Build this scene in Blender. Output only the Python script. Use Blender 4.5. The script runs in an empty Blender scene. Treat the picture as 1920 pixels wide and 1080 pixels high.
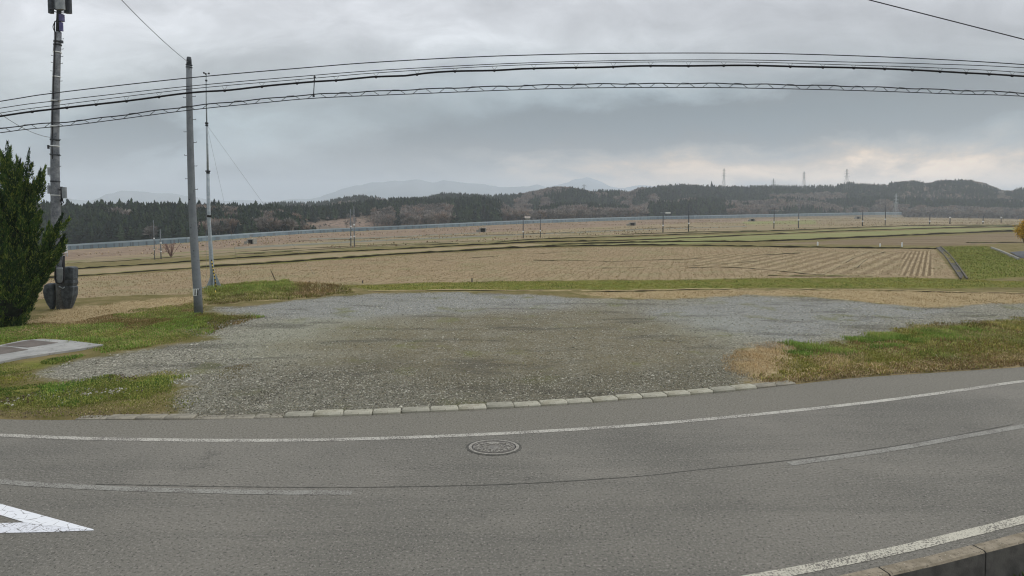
import bpy, math, random
import numpy as np
from mathutils import Vector
random.seed(7)
RNG = np.random.default_rng(7)
S = bpy.context.scene
COL = S.collection

# ------------------------------------------------------------------ camera
F, CH, HZ, PITCH = 1150.0, 4.3, 400.0, math.radians(3.0)
SHIFT = F * math.tan(PITCH) - (540 - HZ)            # image rows, negative
cd = bpy.data.cameras.new('camera')
cd.sensor_width = 36.0
cd.lens = 36.0 * F / 1920.0
cd.shift_y = SHIFT / 1920.0
cd.clip_start, cd.clip_end = 0.1, 20000
cam = bpy.data.objects.new('camera', cd)
cam.location = (0, 0, CH)
cam.rotation_euler = (math.radians(90) - PITCH, 0, 0)
COL.objects.link(cam)
S.camera = cam
S.view_settings.view_transform = 'Standard'
S.view_settings.look = 'None'
S.view_settings.exposure = 0.14
S.view_settings.gamma = 1.0
S.render.engine = 'CYCLES'
S.cycles.use_denoising = True
S.cycles.filter_width = 1.15
S.cycles.max_bounces = 5
S.cycles.diffuse_bounces = 3
S.cycles.volume_bounces = 1
S.cycles.transparent_max_bounces = 8

# ------------------------------------------------------------------ sky
SUN_EL, SUN_AZ = math.radians(38), math.radians(62)       # azimuth clockwise from +Y
w = bpy.data.worlds.new('World')
S.world = w
w.use_nodes = True
nt = w.node_tree
nt.nodes.clear()


class NT:
    """tiny node helper"""
    def __init__(s, t): s.t = t
    def n(s, ty, **k):
        x = s.t.nodes.new(ty)
        for a, b in k.items(): setattr(x, a, b)
        return x
    def put(s, sock, v):
        if isinstance(v, bpy.types.NodeSocket): s.t.links.new(v, sock)
        elif v is not None: sock.default_value = v
    def m(s, op, a, b=None, c=None, clamp=False):
        x = s.n('ShaderNodeMath', operation=op, use_clamp=clamp)
        s.put(x.inputs[0], a)
        if b is not None: s.put(x.inputs[1], b)
        if c is not None: s.put(x.inputs[2], c)
        return x.outputs[0]
    def noise(s, vec, scale, det=4, rough=.55, dist=0.0, out=0):
        x = s.n('ShaderNodeTexNoise')
        if vec is not None: s.put(x.inputs['Vector'], vec)
        x.inputs['Scale'].default_value = scale
        x.inputs['Detail'].default_value = det
        x.inputs['Roughness'].default_value = rough
        x.inputs['Distortion'].default_value = dist
        return x.outputs[out]
    def vor(s, vec, scale, out=0, feature='F1'):
        x = s.n('ShaderNodeTexVoronoi', feature=feature)
        if vec is not None: s.put(x.inputs['Vector'], vec)
        x.inputs['Scale'].default_value = scale
        return x.outputs[out]
    def ramp(s, fac, stops, interp='LINEAR'):
        x = s.n('ShaderNodeValToRGB')
        x.color_ramp.interpolation = interp
        e = x.color_ramp.elements
        while len(e) < len(stops): e.new(0.5)
        for i, (p, c) in enumerate(stops):
            e[i].position = p
            e[i].color = (c, c, c, 1) if isinstance(c, (int, float)) else tuple(c) + (1,)
        s.put(x.inputs[0], fac)
        return x.outputs[0]
    def mix(s, fac, a, b, bt='MIX'):
        x = s.n('ShaderNodeMix', data_type='RGBA', blend_type=bt)
        s.put(x.inputs[0], fac)
        for i, v in ((6, a), (7, b)):
            if isinstance(v, tuple) and len(v) == 3: v = v + (1,)
            s.put(x.inputs[i], v)
        return x.outputs[2]
    def smap(s, v, a, b, c=0.0, d=1.0):
        x = s.n('ShaderNodeMapRange', interpolation_type='SMOOTHSTEP')
        s.put(x.inputs[0], v)
        for i, q in enumerate((a, b, c, d)): x.inputs[i + 1].default_value = q
        return x.outputs[0]
    def mapping(s, vec, scale=(1, 1, 1), rot=(0, 0, 0)):
        x = s.n('ShaderNodeMapping')
        s.put(x.inputs[0], vec)
        x.inputs['Scale'].default_value = scale
        x.inputs['Rotation'].default_value = rot
        return x.outputs[0]
    def attr(s, name, out='Fac'):
        x = s.n('ShaderNodeAttribute')
        x.attribute_name = name
        return x.outputs[out]


def srgb(r, g, b):
    f = lambda c: (c / 255 / 12.92) if c / 255 <= .04045 else ((c / 255 + .055) / 1.055) ** 2.4
    return (f(r), f(g), f(b))


N = NT(nt)
tc = N.n('ShaderNodeTexCoord').outputs['Generated']
sx = N.n('ShaderNodeSeparateXYZ')
N.put(sx.inputs[0], tc)
yy = N.m('MAXIMUM', N.m('ABSOLUTE', sx.outputs[1]), 0.15)
az = N.m('DIVIDE', sx.outputs[0], yy)
el = N.m('DIVIDE', sx.outputs[2], yy)
cv = N.n('ShaderNodeCombineXYZ')
N.put(cv.inputs[0], az); N.put(cv.inputs[1], el)
base = cv.outputs[0]
# ragged coordinates
n1 = N.noise(N.mapping(base, (1, 2.2, 1)), 4.5, 7, .62, 0.3, 1)
sn = N.n('ShaderNodeSeparateColor'); N.put(sn.inputs[0], n1)
azd = N.m('ADD', az, N.m('MULTIPLY', N.m('SUBTRACT', sn.outputs[0], .5), .46))
eld = N.m('ADD', el, N.m('MULTIPLY', N.m('SUBTRACT', sn.outputs[1], .5), .14))
val = N.ramp(el, [(0.0, .33), (.05, .34), (.11, .37), (.18, .46), (.26, .53), (.36, .60), (.6, 1.05), (1.0, 1.35)], 'B_SPLINE')


def blob(px, py, rx, ry, amp, rot=0.0):
    """soft cloud patch in sky direction space (sizes given in photo pixels)"""
    a0, e0 = (px - 960) / F, (HZ - py) / F
    dx, dy = N.m('SUBTRACT', azd, a0), N.m('SUBTRACT', eld, e0)
    c, s_ = math.cos(rot), math.sin(rot)
    u = N.m('ADD', N.m('MULTIPLY', dx, c * F / rx), N.m('MULTIPLY', dy, s_ * F / rx))
    v = N.m('ADD', N.m('MULTIPLY', dx, -s_ * F / ry), N.m('MULTIPLY', dy, c * F / ry))
    q = N.m('ADD', N.m('MULTIPLY', u, u), N.m('MULTIPLY', v, v))
    return N.m('MULTIPLY', N.m('EXPONENT', N.m('MULTIPLY', q, -1.0)), amp)


tot = val
for b in [(1380, 228, 600, 46, -.52, .06), (1000, 205, 300, 26, -.08, .1), (1750, 175, 360, 45, -.20, 0), (1050, 262, 300, 30, -.10, 0.1), (1650, 255, 300, 22, -.08, 0),
          (230, 255, 230, 45, -.34, .28), (640, 210, 150, 40, -.16, .1), (400, 350, 360, 28, -.36, 0), (660, 345, 200, 26, -.2, 0), (900, 300, 200, 20, -.08, 0), (300, 170, 180, 40, .0, 0),
          (560, 262, 170, 34, .16, .2), (880, 75, 200, 40, .22, -.2), (480, 235, 110, 26, .14, .2), (130, 70, 300, 90, .26, 0), (480, 110, 240, 26, -.10, .1), (1250, 60, 220, 30, .08, .1), (1500, 30, 200, 26, -.08, 0), (760, 190, 140, 40, -.04, 0),
          (640, 50, 420, 60, .12, 0), (1150, 100, 360, 50, .03, 0), (130, 325, 150, 26, .12, .25), (1700, 60, 300, 70, -.10, 0), (300, 300, 140, 20, .05, .3),
          (1830, 326, 300, 26, .85, .0), (1450, 332, 380, 20, .62, .0), (1130, 305, 300, 26, .06, 0), (860, 310, 160, 30, .02, 0)]:
    tot = N.m('ADD', tot, blob(*b))
fine = N.noise(N.mapping(base, (1, 2.6, 1)), 6, 8, .6, .6)
tot = N.m('MULTIPLY', tot, N.m('ADD', .53, N.m('MULTIPLY', fine, .92)))
tot = N.m('MAXIMUM', tot, .16)
warm = N.m('ADD', blob(1750, 325, 620, 44, 1.3), blob(1200, 335, 360, 28, .6))
lav = N.smap(el, .12, .34)
teal = N.m('ADD', blob(200, 255, 230, 45, .8), blob(420, 350, 400, 34, .9))
teal = N.m('ADD', teal, blob(1350, 225, 750, 70, .9))
tint = N.mix(lav, (.90, 1.0, 1.015), (.975, 1.0, 1.05))
tint = N.mix(N.m('MINIMUM', teal, 1.0), tint, (.72, .99, 1.13))
tint = N.mix(N.m('MINIMUM', warm, 1.0), tint, (1.36, .98, .62))
cloud = N.mix(1.0, tint, N.n('ShaderNodeCombineColor').outputs[0], 'MULTIPLY')
cc = cloud.node.inputs[7].links[0].from_node
for i in range(3): N.put(cc.inputs[i], tot)
sky = N.n('ShaderNodeTexSky', sky_type='NISHITA')
sky.sun_disc = False
sky.sun_elevation = SUN_EL
sky.sun_rotation = SUN_AZ
sky.altitude = 100
bg1 = N.n('ShaderNodeBackground'); N.put(bg1.inputs[0], cloud); bg1.inputs[1].default_value = 1.0
bg2 = N.n('ShaderNodeBackground'); N.put(bg2.inputs[0], sky.outputs[0]); bg2.inputs[1].default_value = .1
mx = N.n('ShaderNodeMixShader'); mx.inputs[0].default_value = .06
nt.links.new(bg1.outputs[0], mx.inputs[1]); nt.links.new(bg2.outputs[0], mx.inputs[2])
wo = N.n('ShaderNodeOutputWorld'); nt.links.new(mx.outputs[0], wo.inputs[0])

sd = bpy.data.lights.new('sun', 'SUN')
sd.energy = 0.9
sd.angle = math.radians(20)
sd.color = (1.0, .95, .88)
sun = bpy.data.objects.new('sun', sd)
v = Vector((math.cos(SUN_EL) * math.sin(SUN_AZ), math.cos(SUN_EL) * math.cos(SUN_AZ), math.sin(SUN_EL)))
sun.rotation_euler = v.to_track_quat('Z', 'Y').to_euler()
COL.objects.link(sun)

# ------------------------------------------------------------------ terrain function and pixel -> place
HX = np.array([-2400, -600, -100, 120, 350, 560, 800, 1000, 1300, 1640, 1920, 2600, 4500.])
HY = np.array([470, 466, 448, 436, 424, 415, 407, 402, 399, 398.5, 402, 410, 414.])


def smooth(a, b, x):
    t = np.clip((x - a) / (b - a), 0, 1)
    return t * t * (3 - 2 * t)


KX = np.array([-200, -60, -20, -8, 0, 3.6, 5.2, 7.0, 12, 20, 40, 90, 300.])
KY = np.array([30, 11, 6.9, 6.1, 6.15, 6.86, 7.36, 7.98, 10.1, 14.0, 25, 55, 188.])


def kerb_y(X): return np.interp(X, KX, KY)


def g(X, Y):
    X = np.asarray(X, float); Y = np.asarray(Y, float)
    u = X / np.maximum(Y, 4)
    H = np.interp(960 + u * F, HX, HY)
    Yc = np.clip(Y, 0, 650)
    z = -Yc * (H - 400) / F * smooth(30, 75, Y)
    return np.where(Y < kerb_y(X) - .06, -0.5, z)


def PY(px, py, Y):
    """the point of the plane y = Y seen at photo pixel (px, py)"""
    x = (px - 960) / F
    y = (540 - py + SHIFT) / F
    dy = math.cos(PITCH) + y * math.sin(PITCH)
    dz = -math.sin(PITCH) + y * math.cos(PITCH)
    t = Y / dy
    return np.array([x * t, Y, CH + dz * t])


DS = np.exp(np.linspace(math.log(4.5), math.log(1500), 700))


def G(px, py):
    """the ground point seen at photo pixel (px, py)"""
    x = (px - 960) / F
    y = (540 - py + SHIFT) / F
    dy = math.cos(PITCH) + y * math.sin(PITCH)
    dz = -math.sin(PITCH) + y * math.cos(PITCH)
    fz = lambda D: CH + dz / dy * D - g(x / dy * D, D)
    v = fz(DS)
    k = np.argmax(v < 0)
    if not (v < 0).any(): D = 700.0
    elif k == 0: D = DS[0]
    else:
        a, b = DS[k - 1], DS[k]
        for _ in range(30):
            m = (a + b) / 2
            if fz(m) > 0: a = m
            else: b = m
        D = (a + b) / 2
    return np.array([x / dy * D, D, float(g(x / dy * D, D))])


def cat(pts, step=25):
    """smooth polyline through pixel points"""
    P = np.array(pts, float)
    out = []
    for i in range(len(P) - 1):
        p0, p1, p2, p3 = P[max(i - 1, 0)], P[i], P[i + 1], P[min(i + 2, len(P) - 1)]
        n = max(1, int(np.hypot(*(p2 - p1)[:2]) / step))
        for k in range(n):
            t = k / n
            out.append(.5 * ((2 * p1) + (-p0 + p2) * t + (2 * p0 - 5 * p1 + 4 * p2 - p3) * t * t + (-p0 + 3 * p1 - 3 * p2 + p3) * t ** 3))
    out.append(P[-1])
    return np.array(out)


# ------------------------------------------------------------------ materials
def mat(name, rough=.85):
    m = bpy.data.materials.new(name)
    m.use_nodes = True
    b = m.node_tree.nodes['Principled BSDF']
    b.inputs['Roughness'].default_value = rough
    b.inputs['Specular IOR Level'].default_value = .25
    h = NT(m.node_tree)
    return m, h, b


def bump(h, b, height, strength=.5, dist=.02):
    x = h.n('ShaderNodeBump')
    x.inputs['Strength'].default_value = strength
    x.inputs['Distance'].default_value = dist
    h.put(x.inputs['Height'], height)
    h.put(b.inputs['Normal'], x.outputs[0])


def rough_mat(name, c1, c2, scale=8, rough=.85, bs=.3, bd=.01, metal=0.0, spots=None, detail=6):
    m, h, b = mat(name, rough)
    o = h.n('ShaderNodeTexCoord').outputs['Object']
    n = h.noise(o, scale, detail, .65)
    c = h.mix(h.smap(n, .32, .68), c1, c2)
    if spots:
        c = h.mix(h.smap(h.noise(o, scale * 5, 3), .58, .72), c, spots)
    h.put(b.inputs['Base Color'], c)
    b.inputs['Metallic'].default_value = metal
    bump(h, b, h.noise(o, scale * 6, 4), bs, bd)
    return m


def tint_mat(name, rough=.9, var=.25, scale=3.0, trans=0.0, two=None):
    """colour comes from the tint attribute of each leaf, varied by noise"""
    m, h, b = mat(name, rough)
    o = h.n('ShaderNodeTexCoord').outputs['Object']
    a = h.attr('tint', 'Color')
    n = h.noise(o, scale, 3)
    k = h.m('ADD', 1 - var / 2, h.m('MULTIPLY', n, var))
    cmb = h.n('ShaderNodeCombineColor')
    for i in range(3): h.put(cmb.inputs[i], k)
    h.put(b.inputs['Base Color'], h.mix(1.0, a, cmb.outputs[0], 'MULTIPLY'))
    b.inputs['Specular IOR Level'].default_value = .1
    return m


M = {}
M['concrete'] = rough_mat('concrete', srgb(128, 128, 120), srgb(160, 158, 148), 3, .9, .4, .01, spots=srgb(110, 108, 98))
M['pole'] = rough_mat('pole_concrete', srgb(104, 109, 114), srgb(122, 127, 130), 1.5, .85, .3, .005, spots=srgb(96, 100, 102))
M['pole_old'] = rough_mat('stained_pole', srgb(92, 96, 102), srgb(132, 135, 138), 4, .85, .4, .006, spots=srgb(70, 72, 74))
M['steel'] = rough_mat('galvanised_steel', srgb(136, 146, 152), srgb(160, 168, 172), 6, .7, .1, .002)
M['darksteel'] = rough_mat('dark_steel', srgb(52, 56, 60), srgb(74, 78, 82), 8, .6, .1, .002, metal=.2)
M['cable'] = rough_mat('cable_rubber', (.008, .008, .01), (.016, .016, .018), 20, .6, .1, .001)
M['wire'] = rough_mat('aged_wire', (.02, .022, .026), (.04, .042, .046), 20, .6, .1, .001)
M['greywire'] = rough_mat('grey_strand', srgb(110, 115, 120), srgb(135, 140, 144), 20, .5, .1, .001)
M['white'] = rough_mat('white_paint', srgb(205, 208, 206), srgb(228, 230, 228), 6, .6, .1, .002)
M['box'] = rough_mat('grey_enclosure', srgb(120, 126, 130), srgb(150, 155, 156), 4, .6, .1, .003)
M['darkbox'] = rough_mat('black_cover', srgb(48, 53, 58), srgb(84, 90, 94), 5, .55, .6, .02, spots=srgb(88, 94, 98))
M['bluebox'] = rough_mat('violet_grey_unit', srgb(70, 68, 110), srgb(96, 94, 130), 4, .6, .1, .003)
M['black'] = rough_mat('black_paint', (.012, .012, .012), (.022, .022, .022), 6, .6, .1, .002)
M['yellow'] = rough_mat('yellow_paint', srgb(190, 160, 40), srgb(210, 185, 70), 6, .6, .1, .002)
M['rust'] = rough_mat('rusty_plate', srgb(92, 86, 80), srgb(112, 105, 98), 2, .8, .3, .006, spots=srgb(92, 80, 70))
M['shade_soil'] = rough_mat('ditch_shade_soil', srgb(36, 31, 20), srgb(58, 50, 33), 1.5, .95, .8, .05)  # bank faces: ditch shadow put into the earth colour
M['tilth'] = rough_mat('tilth', srgb(134, 120, 90), srgb(160, 146, 112), 2.5, .95, .8, .05)
M['straw'] = rough_mat('straw', srgb(158, 140, 100), srgb(192, 172, 132), 2.5, .95, .8, .05)
M['moss'] = rough_mat('mossy_turf', srgb(92, 92, 48), srgb(126, 120, 72), 1.2, .95, .8, .05)
M['bark'] = rough_mat('bark', srgb(70, 60, 50), srgb(95, 84, 72), 12, .95, .9, .02)
M['iron'] = rough_mat('cast_iron', srgb(122, 118, 110), srgb(160, 156, 146), 25, .6, .4, .003, metal=.15, spots=srgb(84, 80, 74))
M['dark_recess'] = rough_mat('dark_gap', (.02, .02, .02), (.045, .042, .04), 25, .8, .3, .002)
M['lattice'] = rough_mat('pylon_steel', srgb(120, 124, 126), srgb(140, 143, 144), 1, .6, .1, .01)
M['palesteel'] = rough_mat('pale_pylon_steel', srgb(170, 178, 182), srgb(196, 202, 204), 1, .6, .1, .01)
M['leaf'] = tint_mat('foliage', .85, .5, 6)
M['grass'] = tint_mat('grass_blade', .9, .5, 4)
M['forest'] = tint_mat('forest_foliage', .95, .7, .25)
M['twig'] = tint_mat('bare_twig', .95, .5, .3)
M['stone'] = tint_mat('stone_chip', .9, .5, 30)


def road_material():
    m, h, b = mat('asphalt', .9)
    o = h.n('ShaderNodeTexCoord').outputs['Object']
    big = h.noise(o, .28, 4, .6)
    along = h.noise(h.mapping(o, (.12, 1.3, 1), (0, 0, math.radians(-8))), 1.0, 4, .6)
    c = h.mix(h.smap(big, .35, .65), srgb(106, 104, 96), srgb(120, 117, 108))
    c = h.mix(h.m('MULTIPLY', h.smap(along, .42, .7), .4), c, srgb(84, 84, 78))
    c = h.mix(h.m('MULTIPLY', h.smap(h.noise(o, .8, 5, .7), .60, .72), .5), c, srgb(78, 77, 72))
    # paler dusty shoulder past the edge line
    sh = h.smap(h.m('ADD', h.attr('shoulder'), h.m('MULTIPLY', h.noise(o, 1.2, 4), .3)), 0.1, .35)
    c = h.mix(h.m('MULTIPLY', sh, .8), c, srgb(115, 112, 101))
    grain = h.noise(o, 26, 6, .8)
    c = h.mix(h.smap(grain, .50, .66), c, srgb(150, 144, 136))
    c = h.mix(h.smap(h.noise(o, 24, 5, .8), .52, .66), c, srgb(52, 50, 47))
    spk = h.smap(h.vor(o, 13), .11, .04)
    cho = h.smap(h.noise(o, 21, 1), .55, .6)
    c = h.mix(h.m('MULTIPLY', spk, cho), c, srgb(182, 178, 170))
    # hairline cracks in a few places
    vc = h.vor(h.mapping(o, (.9, .9, .9)), .55, 0, 'DISTANCE_TO_EDGE')
    dis = h.noise(o, 3, 5, .7)
    cr = h.m('MULTIPLY', h.smap(h.m('ADD', vc, h.m('MULTIPLY', h.m('SUBTRACT', dis, .5), .12)), .012, .0), h.smap(h.noise(o, .35, 2), .56, .64))
    c = h.mix(h.m('MULTIPLY', cr, .0), c, srgb(62, 60, 58))
    h.put(b.inputs['Base Color'], c)
    bump(h, b, h.m('ADD', grain, h.m('MULTIPLY', h.noise(o, 60, 2), .6)), .7, .012)
    return m


M['asphalt'] = road_material()


def paint_material(name, col, wear, crack=0.0):
    """worn road paint: asphalt shows through where the paint has gone"""
    m, h, b = mat(name, .8)
    o = h.n('ShaderNodeTexCoord').outputs['Object']
    n = h.noise(o, 38, 5, .75)
    big = h.noise(o, 1.7, 3)
    k = h.smap(h.m('ADD', n, h.m('MULTIPLY', big, .25)), wear, wear + .10)
    under = srgb(96, 92, 86)
    c = h.mix(k, col, under)
    if crack:
        vc = h.vor(o, 5.5, 0, 'DISTANCE_TO_EDGE')
        e = h.smap(h.m('ADD', vc, h.m('MULTIPLY', h.m('SUBTRACT', h.noise(o, 9, 4), .5), .14)), .03, .0)
        c = h.mix(h.m('MULTIPLY', e, crack), c, under)
    h.put(b.inputs['Base Color'], c)
    bump(h, b, h.noise(o, 60, 3), .4, .005)
    return m


M['line'] = paint_material('edge_line_paint', srgb(182, 179, 168), .60)
M['faded'] = paint_material('faded_line_paint', srgb(142, 141, 133), .60)
M['nearline'] = paint_material('near_line_paint', srgb(186, 182, 166), .62)
M['thick'] = paint_material('thick_white_paint', srgb(222, 224, 226), .80, .7)
M['thickworn'] = paint_material('cracked_white_paint', srgb(214, 216, 220), .66, 1.0)
M['crack'] = rough_mat('seam_tar', srgb(72, 71, 66), srgb(92, 90, 84), 6, .9, .3, .003)


# ------------------------------------------------------------------ mesh helpers
def link(name, me, m, parent=None):
    o = bpy.data.objects.new(name, me)
    COL.objects.link(o)
    if m is not None and not me.materials: me.materials.append(m)
    if parent is not None: o.parent = parent
    return o


def tag(o, label=None, cat_=None, group=None, kind=None):
    if label: o['label'] = label
    if cat_: o['category'] = cat_
    if group: o['group'] = group
    if kind: o['kind'] = kind
    return o


def empty(name, loc=(0, 0, 0)):
    o = bpy.data.objects.new(name, None)
    o.location = loc
    o.empty_display_size = .2
    COL.objects.link(o)
    return o


def np_mesh(name, V, Fa, smoothf=False):
    """V (n,3), Fa (m,k) all faces of k corners"""
    V = np.ascontiguousarray(V, np.float32); Fa = np.ascontiguousarray(Fa, np.int32)
    me = bpy.data.meshes.new(name)
    me.vertices.add(len(V)); me.vertices.foreach_set('co', V.ravel())
    k = Fa.shape[1]
    me.loops.add(Fa.size); me.loops.foreach_set('vertex_index', Fa.ravel())
    me.polygons.add(len(Fa))
    me.polygons.foreach_set('loop_start', np.arange(0, Fa.size, k, dtype=np.int32))
    me.polygons.foreach_set('use_smooth', np.full(len(Fa), smoothf))
    me.update(calc_edges=True)
    return me


def add_tint(me, C_):
    a = me.color_attributes.new('tint', 'FLOAT_COLOR', 'POINT')
    C4 = np.ones((len(C_), 4), np.float32); C4[:, :3] = C_
    a.data.foreach_set('color', C4.ravel())


def add_float(me, name, v_):
    a = me.attributes.new(name, 'FLOAT', 'POINT')
    a.data.foreach_set('value', np.asarray(v_, np.float32))


class MB:
    """collects boxes and tubes, then links them as one mesh"""
    def __init__(s, origin=(0, 0, 0)): s.v, s.f, s.o = [], [], np.array(origin, float)
    def add(s, V, Fs):
        k = len(s.v)
        s.v += [tuple(np.array(p, float) - s.o) for p in V]
        s.f += [tuple(i + k for i in q) for q in Fs]
        return s
    def box(s, c, size, rz=0.0, taper=1.0, ch=0.0):
        """box centred at c; taper scales the bottom; ch chamfers the vertical edges"""
        hx, hy, hz = [q / 2 for q in size]
        if ch: ring = [(-hx + ch, -hy), (hx - ch, -hy), (hx, -hy + ch), (hx, hy - ch), (hx - ch, hy), (-hx + ch, hy), (-hx, hy - ch), (-hx, -hy + ch)]
        else: ring = [(-hx, -hy), (hx, -hy), (hx, hy), (-hx, hy)]
        V = []
        for z, t in ((-hz, taper), (hz, 1)):
            for x, y in ring:
                x, y = x * t, y * t
                V.append((c[0] + x * math.cos(rz) - y * math.sin(rz), c[1] + x * math.sin(rz) + y * math.cos(rz), c[2] + z))
        n = len(ring)
        Fs = [tuple(range(n - 1, -1, -1)), tuple(range(n, 2 * n))] + [(i, (i + 1) % n, n + (i + 1) % n, n + i) for i in range(n)]
        return s.add(V, Fs)
    def tube(s, pts, rad, n=8, caps=True):
        pts = [Vector(tuple(p)) for p in pts]
        if not hasattr(rad, '__len__'): rad = [rad] * len(pts)
        V, Fs = [], []
        prev = None
        for i, p in enumerate(pts):
            d = (pts[min(i + 1, len(pts) - 1)] - pts[max(i - 1, 0)])
            d = d.normalized() if d.length > 1e-9 else Vector((0, 0, 1))
            if prev is None:
                a = d.cross(Vector((0, 1, 0)) if abs(d.y) < .9 else Vector((1, 0, 0))).normalized()
            else:
                a = (prev - d * prev.dot(d)).normalized()
            prev = a
            b = d.cross(a)
            for k in range(n):
                t = 2 * math.pi * k / n
                V.append(tuple(p + (a * math.cos(t) + b * math.sin(t)) * rad[i]))
        for i in range(len(pts) - 1):
            for k in range(n):
                Fs.append((i * n + k, i * n + (k + 1) % n, (i + 1) * n + (k + 1) % n, (i + 1) * n + k))
        if caps:
            Fs.append(tuple(range(n - 1, -1, -1)))
            Fs.append(tuple(range((len(pts) - 1) * n, len(pts) * n)))
        return s.add(V, Fs)
    def build(s, name, m, parent=None, smoothf=False):
        me = bpy.data.meshes.new(name)
        me.from_pydata(s.v, [], s.f)
        me.update()
        if smoothf: me.polygons.foreach_set('use_smooth', np.full(len(me.polygons), True))
        return link(name, me, m, parent)


def cross_tri(P, polys):
    """signed distance (positive inside) of points P (n,2) to the union of world polygons"""
    best = np.full(len(P), -1e9)
    for poly in polys:
        A = poly; B = np.roll(poly, -1, 0)
        d = np.full(len(P), 1e18); ins = np.zeros(len(P), bool)
        for a, b in zip(A, B):
            e = b - a; wv = P - a
            t = np.clip((wv @ e) / max(e @ e, 1e-12), 0, 1)
            q = wv - t[:, None] * e
            d = np.minimum(d, (q * q).sum(1))
            c = ((a[1] <= P[:, 1]) != (b[1] <= P[:, 1]))
            with np.errstate(divide='ignore', invalid='ignore'):
                xi = a[0] + (P[:, 1] - a[1]) * e[0] / (e[1] if abs(e[1]) > 1e-12 else 1e-12)
            ins ^= c & (P[:, 0] < xi)
        d = np.sqrt(d)
        best = np.maximum(best, np.where(ins, d, -d))
    return best


def WP(pts, step=40):
    """pixel polygon -> world polygon on the ground (edges subdivided so they follow perspective)"""
    P = np.array(pts, float); out = []
    for a, b in zip(P, np.roll(P, -1, 0)):
        n = max(1, int(np.hypot(*(b - a)) / step))
        for k in range(n):
            q = a + (b - a) * k / n
            out.append(G(*q)[:2])
    return np.array(out)


# ------------------------------------------------------------------ ground zones (outlines traced on the ground)
Z = {}
Z['gravel'] = [WP([(325, 790), (345, 745), (330, 712), (200, 722), (95, 716), (55, 702), (130, 680), (250, 662), (405, 637), (340, 620), (380, 605), (482, 597),
                   (395, 584), (392, 574), (480, 577), (560, 562), (680, 552), (860, 548), (1000, 553), (1100, 560), (1250, 563), (1400, 554), (1520, 557),
                   (1640, 570), (1740, 578), (1850, 572), (2200, 560), (2300, 585), (1920, 599), (1710, 615), (1600, 638), (1490, 650), (1400, 652), (1375, 690), (1395, 716), (1400, 745), (880, 775), (550, 790)])]
Z['green'] = [WP(p) for p in (
    [(388, 552), (400, 538), (480, 531), (540, 527), (566, 536), (600, 543), (540, 551), (470, 553), (400, 564)],
    [(-60, 660), (0, 612), (120, 606), (250, 584), (350, 570), (390, 590), (480, 596), (400, 622), (330, 640), (260, 655), (200, 662), (160, 645), (80, 634)],
    [(-60, 690), (60, 680), (140, 672), (90, 690), (-60, 712)],
    [(-80, 735), (0, 728), (120, 722), (190, 714), (250, 716), (300, 708), (345, 708), (318, 720), (330, 732), (290, 742), (268, 756), (180, 760), (100, 766), (-80, 768)],
    [(640, 536), (900, 529), (1200, 526), (1500, 523), (1750, 522), (1920, 528), (1980, 540), (1600, 541), (1300, 542), (1000, 544), (700, 545)],
    [(1480, 660), (1600, 638), (1700, 618), (2100, 595), (2100, 650), (1700, 690), (1560, 695), (1500, 690)],
    [(1768, 463), (1850, 462), (1900, 486), (2100, 500), (2100, 512), (1900, 520), (1818, 525)],
    [(380, 500), (700, 480), (700, 482), (380, 503)],
    [(1540, 556), (1600, 548), (1640, 555), (1600, 562)])]
Z['olive'] = [WP([(520, 650), (640, 605), (900, 583), (1180, 580), (1290, 610), (1370, 660), (1360, 735), (1100, 750), (800, 745), (640, 710)])]
Z['blue'] = [WP(p) for p in ([(400, 585), (560, 560), (860, 548), (1080, 560), (1060, 585), (800, 595), (560, 600)],
                             [(1150, 590), (1400, 556), (1640, 572), (1800, 582), (1600, 615), (1500, 640), (1300, 620)])]
Z['dry'] = [WP(p) for p in (
    [(30, 622), (60, 600), (120, 580), (300, 562), (372, 556), (365, 572), (160, 604), (60, 622)],
    [(1080, 550), (1300, 544), (1650, 546), (1990, 552), (1990, 568), (1740, 578), (1640, 569), (1500, 554), (1250, 561), (1120, 557)],
    [(1372, 652), (1470, 646), (1490, 690), (1450, 712), (1395, 718), (1370, 700)],
    [(565, 538), (640, 541), (650, 549), (545, 562), (470, 566), (400, 570), (400, 566), (470, 553), (560, 548)],
    [(420, 688), (490, 680), (486, 700), (425, 706)],
    [(1480, 692), (1700, 690), (1990, 660), (1990, 684), (1600, 708), (1480, 714)],
    [(610, 700), (660, 696), (655, 706), (620, 708)])]
Z['field'] = [WP(p) for p in (
    [(-300, 575), (0, 562), (145, 560), (350, 552), (392, 538), (540, 527), (640, 534), (900, 528), (1200, 525), (1500, 522), (1795, 522), (1753, 468), (1480, 465), (1150, 463), (1000, 466),
     (760, 479), (580, 491), (360, 506), (142, 521), (-300, 548)],
    [(-300, 545), (142, 517), (360, 502), (580, 487), (760, 475), (1000, 462), (1040, 460), (1000, 457), (760, 468), (560, 479), (360, 494), (142, 507), (-300, 530)])]
Z['pale'] = [WP(p) for p in (
    [(1040, 459), (1250, 449), (1440, 441), (1640, 434), (1790, 429), (1900, 427), (1990, 426), (1990, 431), (1905, 433), (1660, 443), (1440, 452), (1250, 459)],
    [(1100, 449), (1440, 437), (1700, 425), (1990, 422), (1990, 425), (1760, 427), (1440, 439), (1200, 448)],
    [(1390, 416), (1530, 413), (1530, 420), (1400, 421)])]
Z['brownfield'] = [WP([(1430, 458), (1660, 447), (1905, 437), (2200, 432), (2200, 445), (1905, 456), (1760, 461), (1600, 459)])]
Z['reed'] = [WP([(-300, 520), (125, 494), (500, 475), (1000, 449), (1400, 433), (1640, 426), (2000, 420), (2000, 411.5), (1600, 406.5), (1300, 409), (1000, 418), (560, 438), (350, 455), (120, 468), (-300, 490)])]
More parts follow.
